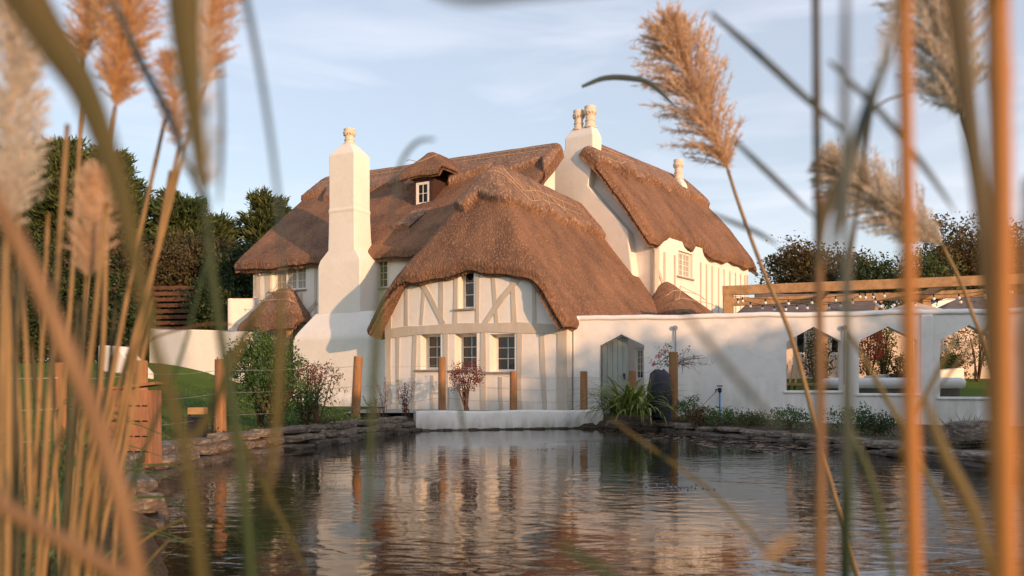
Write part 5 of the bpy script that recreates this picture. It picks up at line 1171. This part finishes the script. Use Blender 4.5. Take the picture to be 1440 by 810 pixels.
# left side
blade('very wide blurred olive leaf sweeping down from the top left corner', [(20, -30), (75, 60), (120, 130), (160, 240), (188, 350), (215, 480), (262, 640), (285, 830)], .45, 66, 'blade', wprof=lambda t_: 1.0-.72*min(1, t_*1.6))
stem('thick orange brown reed stem curving from the left edge to the bottom', [(-30, 240), (30, 350), (75, 450), (130, 580), (170, 700), (196, 830)], .45, 27, 'reedbrown', .9)
stem('thick brown reed stem slanting across the bottom left corner', [(-30, 690), (60, 745), (130, 785), (190, 825)], .42, 24, 'reedbrown', .9)
plume('dark olive wedge shaped seed head hanging from the top left', (258, -60), (288, 275), .62, 62, 'plumegrey', [(300, 400), (325, 560), (343, 690), (355, 830)], nb=340, seed=5, stemm='reedgreen', stemw=15, droop=0, hair=1.5)
blade('broad olive leaf wrapped along the dark seed head', [(256, -40), (262, 60), (272, 150), (286, 270)], .6, 50, 'blade', wprof=lambda t_: 1.0-.8*t_)
plume('orange plume at the top left, left of the dark seed head', (190, -70), (162, 150), 1.5, 84, 'plumeorange', [(157, 200), (150, 330), (140, 560), (100, 820)], nb=420, seed=6, stemw=7)
plume('orange plume tip just behind the top left corner leaf', (135, -90), (118, 85), 1.6, 72, 'plumeorange', [(112, 200), (95, 480), (60, 820)], nb=340, seed=7, stemw=7)
plume('orange plume hanging right of the dark seed head', (305, -60), (290, 120), 1.5, 64, 'plumeorange', [(262, 200), (215, 380), (140, 640), (90, 820)], nb=340, seed=8, stemw=7, onesided=.2)
plume('small orange plume below the dark seed head', (235, 70), (252, 205), 1.5, 46, 'plumeorange', [(232, 300), (205, 420), (165, 600), (120, 820)], nb=280, seed=9, stemw=7)
plume('grey tan plume low among the left stems', (138, 235), (122, 390), 1.25, 62, 'plume', [(118, 470), (100, 640), (85, 820)], nb=380, seed=10, stemw=8)
plume('large grey plume along the left edge', (22, -40), (6, 330), 1.1, 92, 'plumegrey', [(4, 470), (0, 640), (-4, 820)], nb=380, seed=12, stemw=9)
plume('grey plume behind the large one at the left edge', (40, 60), (28, 300), 1.35, 62, 'plumegrey', [(26, 420), (18, 640), (8, 820)], nb=260, seed=13, stemw=8)
L1 = [([(95, 175), (84, 330), (72, 520), (52, 830)], 1.15, 10, 'tan reed stem left of the low grey plume'), ([(150, 285), (133, 450), (112, 640), (95, 830)], 1.2, 10, 'tan reed stem right of the low grey plume'), ([(232, 168), (205, 290), (182, 400), (150, 560)], 1.6, 8, 'tan reed stem reaching up to the small orange plume'),
      ([(30, 360), (38, 520), (42, 700), (40, 830)], 1.2, 9, 'straight tan stem near the left edge'), ([(8, 330), (12, 500), (10, 830)], 1.0, 11, 'stout tan stem against the left edge'), ([(68, 300), (60, 470), (50, 650), (40, 830)], 1.4, 8, 'thin tan stem between the left stems'),
      ([(240, 240), (212, 400), (180, 560), (150, 720), (130, 830)], 1.5, 8, 'long tan stem crossing the sloping lawn'), ([(182, 400), (160, 520), (140, 640), (120, 830)], 1.5, 9, 'tan stem in front of the shingled box'), ([(110, 420), (104, 560), (86, 830)], 1.3, 7, 'short tan stem below the low plume'), ([(20, 480), (30, 640), (24, 830)], 1.3, 9, 'tan stem low in the left corner'),
      ([(215, 420), (190, 560), (165, 700), (160, 830)], 1.4, 8, 'tan stem right of the shingled box'), ([(130, 540), (122, 680), (105, 830)], 1.3, 9, 'tan stem low beside the curving orange one')]
for pix, d, w_, lab in L1: stem(lab, pix, d, w_*.82, 'reed', .8)
stem('dark green stem low on the left', [(300, 330), (255, 500), (215, 600), (180, 700)], 1.0, 6, 'reedgreen', rt=False)
blade('thin blue blurred leaf left of the tall chimney', [(342, -20), (364, 90), (380, 190), (392, 290), (398, 400)], .55, 10, 'bladeblue', wprof=lambda t_: 1-.5*t_)
blade('faint blue leaf high between the orange plume and the thin blade', [(310, 90), (312, 190), (308, 290)], .6, 8, 'bladeblue')
blade('blue grey leaf crossing behind the dark seed head', [(150, -20), (195, 80), (240, 170), (285, 290)], .7, 12, 'bladeblue')
blade('dull green leaf hanging down past the porch', [(398, 380), (394, 480), (388, 600), (375, 720)], .6, 13, 'blade')
blade('dark green narrow leaf before the corner of the gable wall', [(540, 370), (530, 470), (522, 600), (512, 810)], .62, 11, 'reedgreen')
blade('yellow green leaf bending over the lantern', [(372, 420), (330, 500), (290, 590), (250, 640)], .65, 13, 'blade')
blade('olive leaf curving down over the left water', [(318, 560), (350, 640), (400, 740), (440, 830)], .8, 8, 'blade')
blade('pale thin leaf hanging over the white kerb', [(640, 540), (650, 590), (662, 650)], .9, 6, 'bladeblue')
blade('thin curved twig leaf over the cream wall', [(175, 500), (230, 470), (300, 455), (352, 462)], 1.6, 3, 'twig')
blade('dark leaf blurred in the bottom right of the water', [(790, 765), (830, 790), (870, 815)], .5, 14, 'reedgreen')
rg = random.Random(4)
for i in range(17):
    x0 = rg.uniform(-20, 150); d = rg.uniform(1.6, 4.0); yt = rg.uniform(330, 640); lean = rg.uniform(-30, 70)
    stem('thin tan reed stem in the dense thicket at the left', [(x0+lean, yt), (x0+lean*.5, (yt+830)/2), (x0, 840)], d, rg.uniform(7, 10)/max(1, d*.8), rg.choice(['reed', 'reeddark', 'reeddark']), .7, grp='thin reed stems of the left thicket')
for i in range(60):
    X0 = rg.uniform(-2.6, -1.35); Y0 = rg.uniform(2.6, 5.2)
    if X0 > -1.2-.25*Y0 and Y0 > 3.2: X0 = -1.35-.27*Y0
    b_ = Vector((X0, Y0, .05)); a_ = rg.uniform(-1.0, 1.4); hh = rg.uniform(.4, .95); dx = math.cos(a_)*rg.uniform(.1, .5); pts = spline([b_, b_+Vector((dx*.3, rg.uniform(-.1, .1), hh*.6)), b_+Vector((dx, rg.uniform(-.2, .2), hh)), b_+Vector((dx*1.9, rg.uniform(-.3, .3), hh*rg.uniform(.7, 1.0)))], 12)
    mb = MB(); mb.ribbon(pts, [.011*math.sin(math.pi*min(1, .2+.8*j/11))**.6+.0005 for j in range(12)], Vector((0, 1, .3))); setp(make('sedge_spray', mb, M['bladegreen' if i % 3 else 'blade'], origin=tuple(b_)), 'long green grass blade arching at the left water edge', 'grass blade', 'long grass blades at the left water edge')
for (x, y) in ((-2.5, 4.4), (-2.9, 5.2), (-2.2, 3.7), (-3.3, 6.2), (-3.7, 7.2), (-2.0, 3.2)):
    straps('sedge_tuft', 'dense green sedge tuft at the foot of the left reeds', (x, y, gh(x, y)), 70, .75, .009, 'bladegreen', .9, spread=.16, grp='sedge tufts under the left reeds')
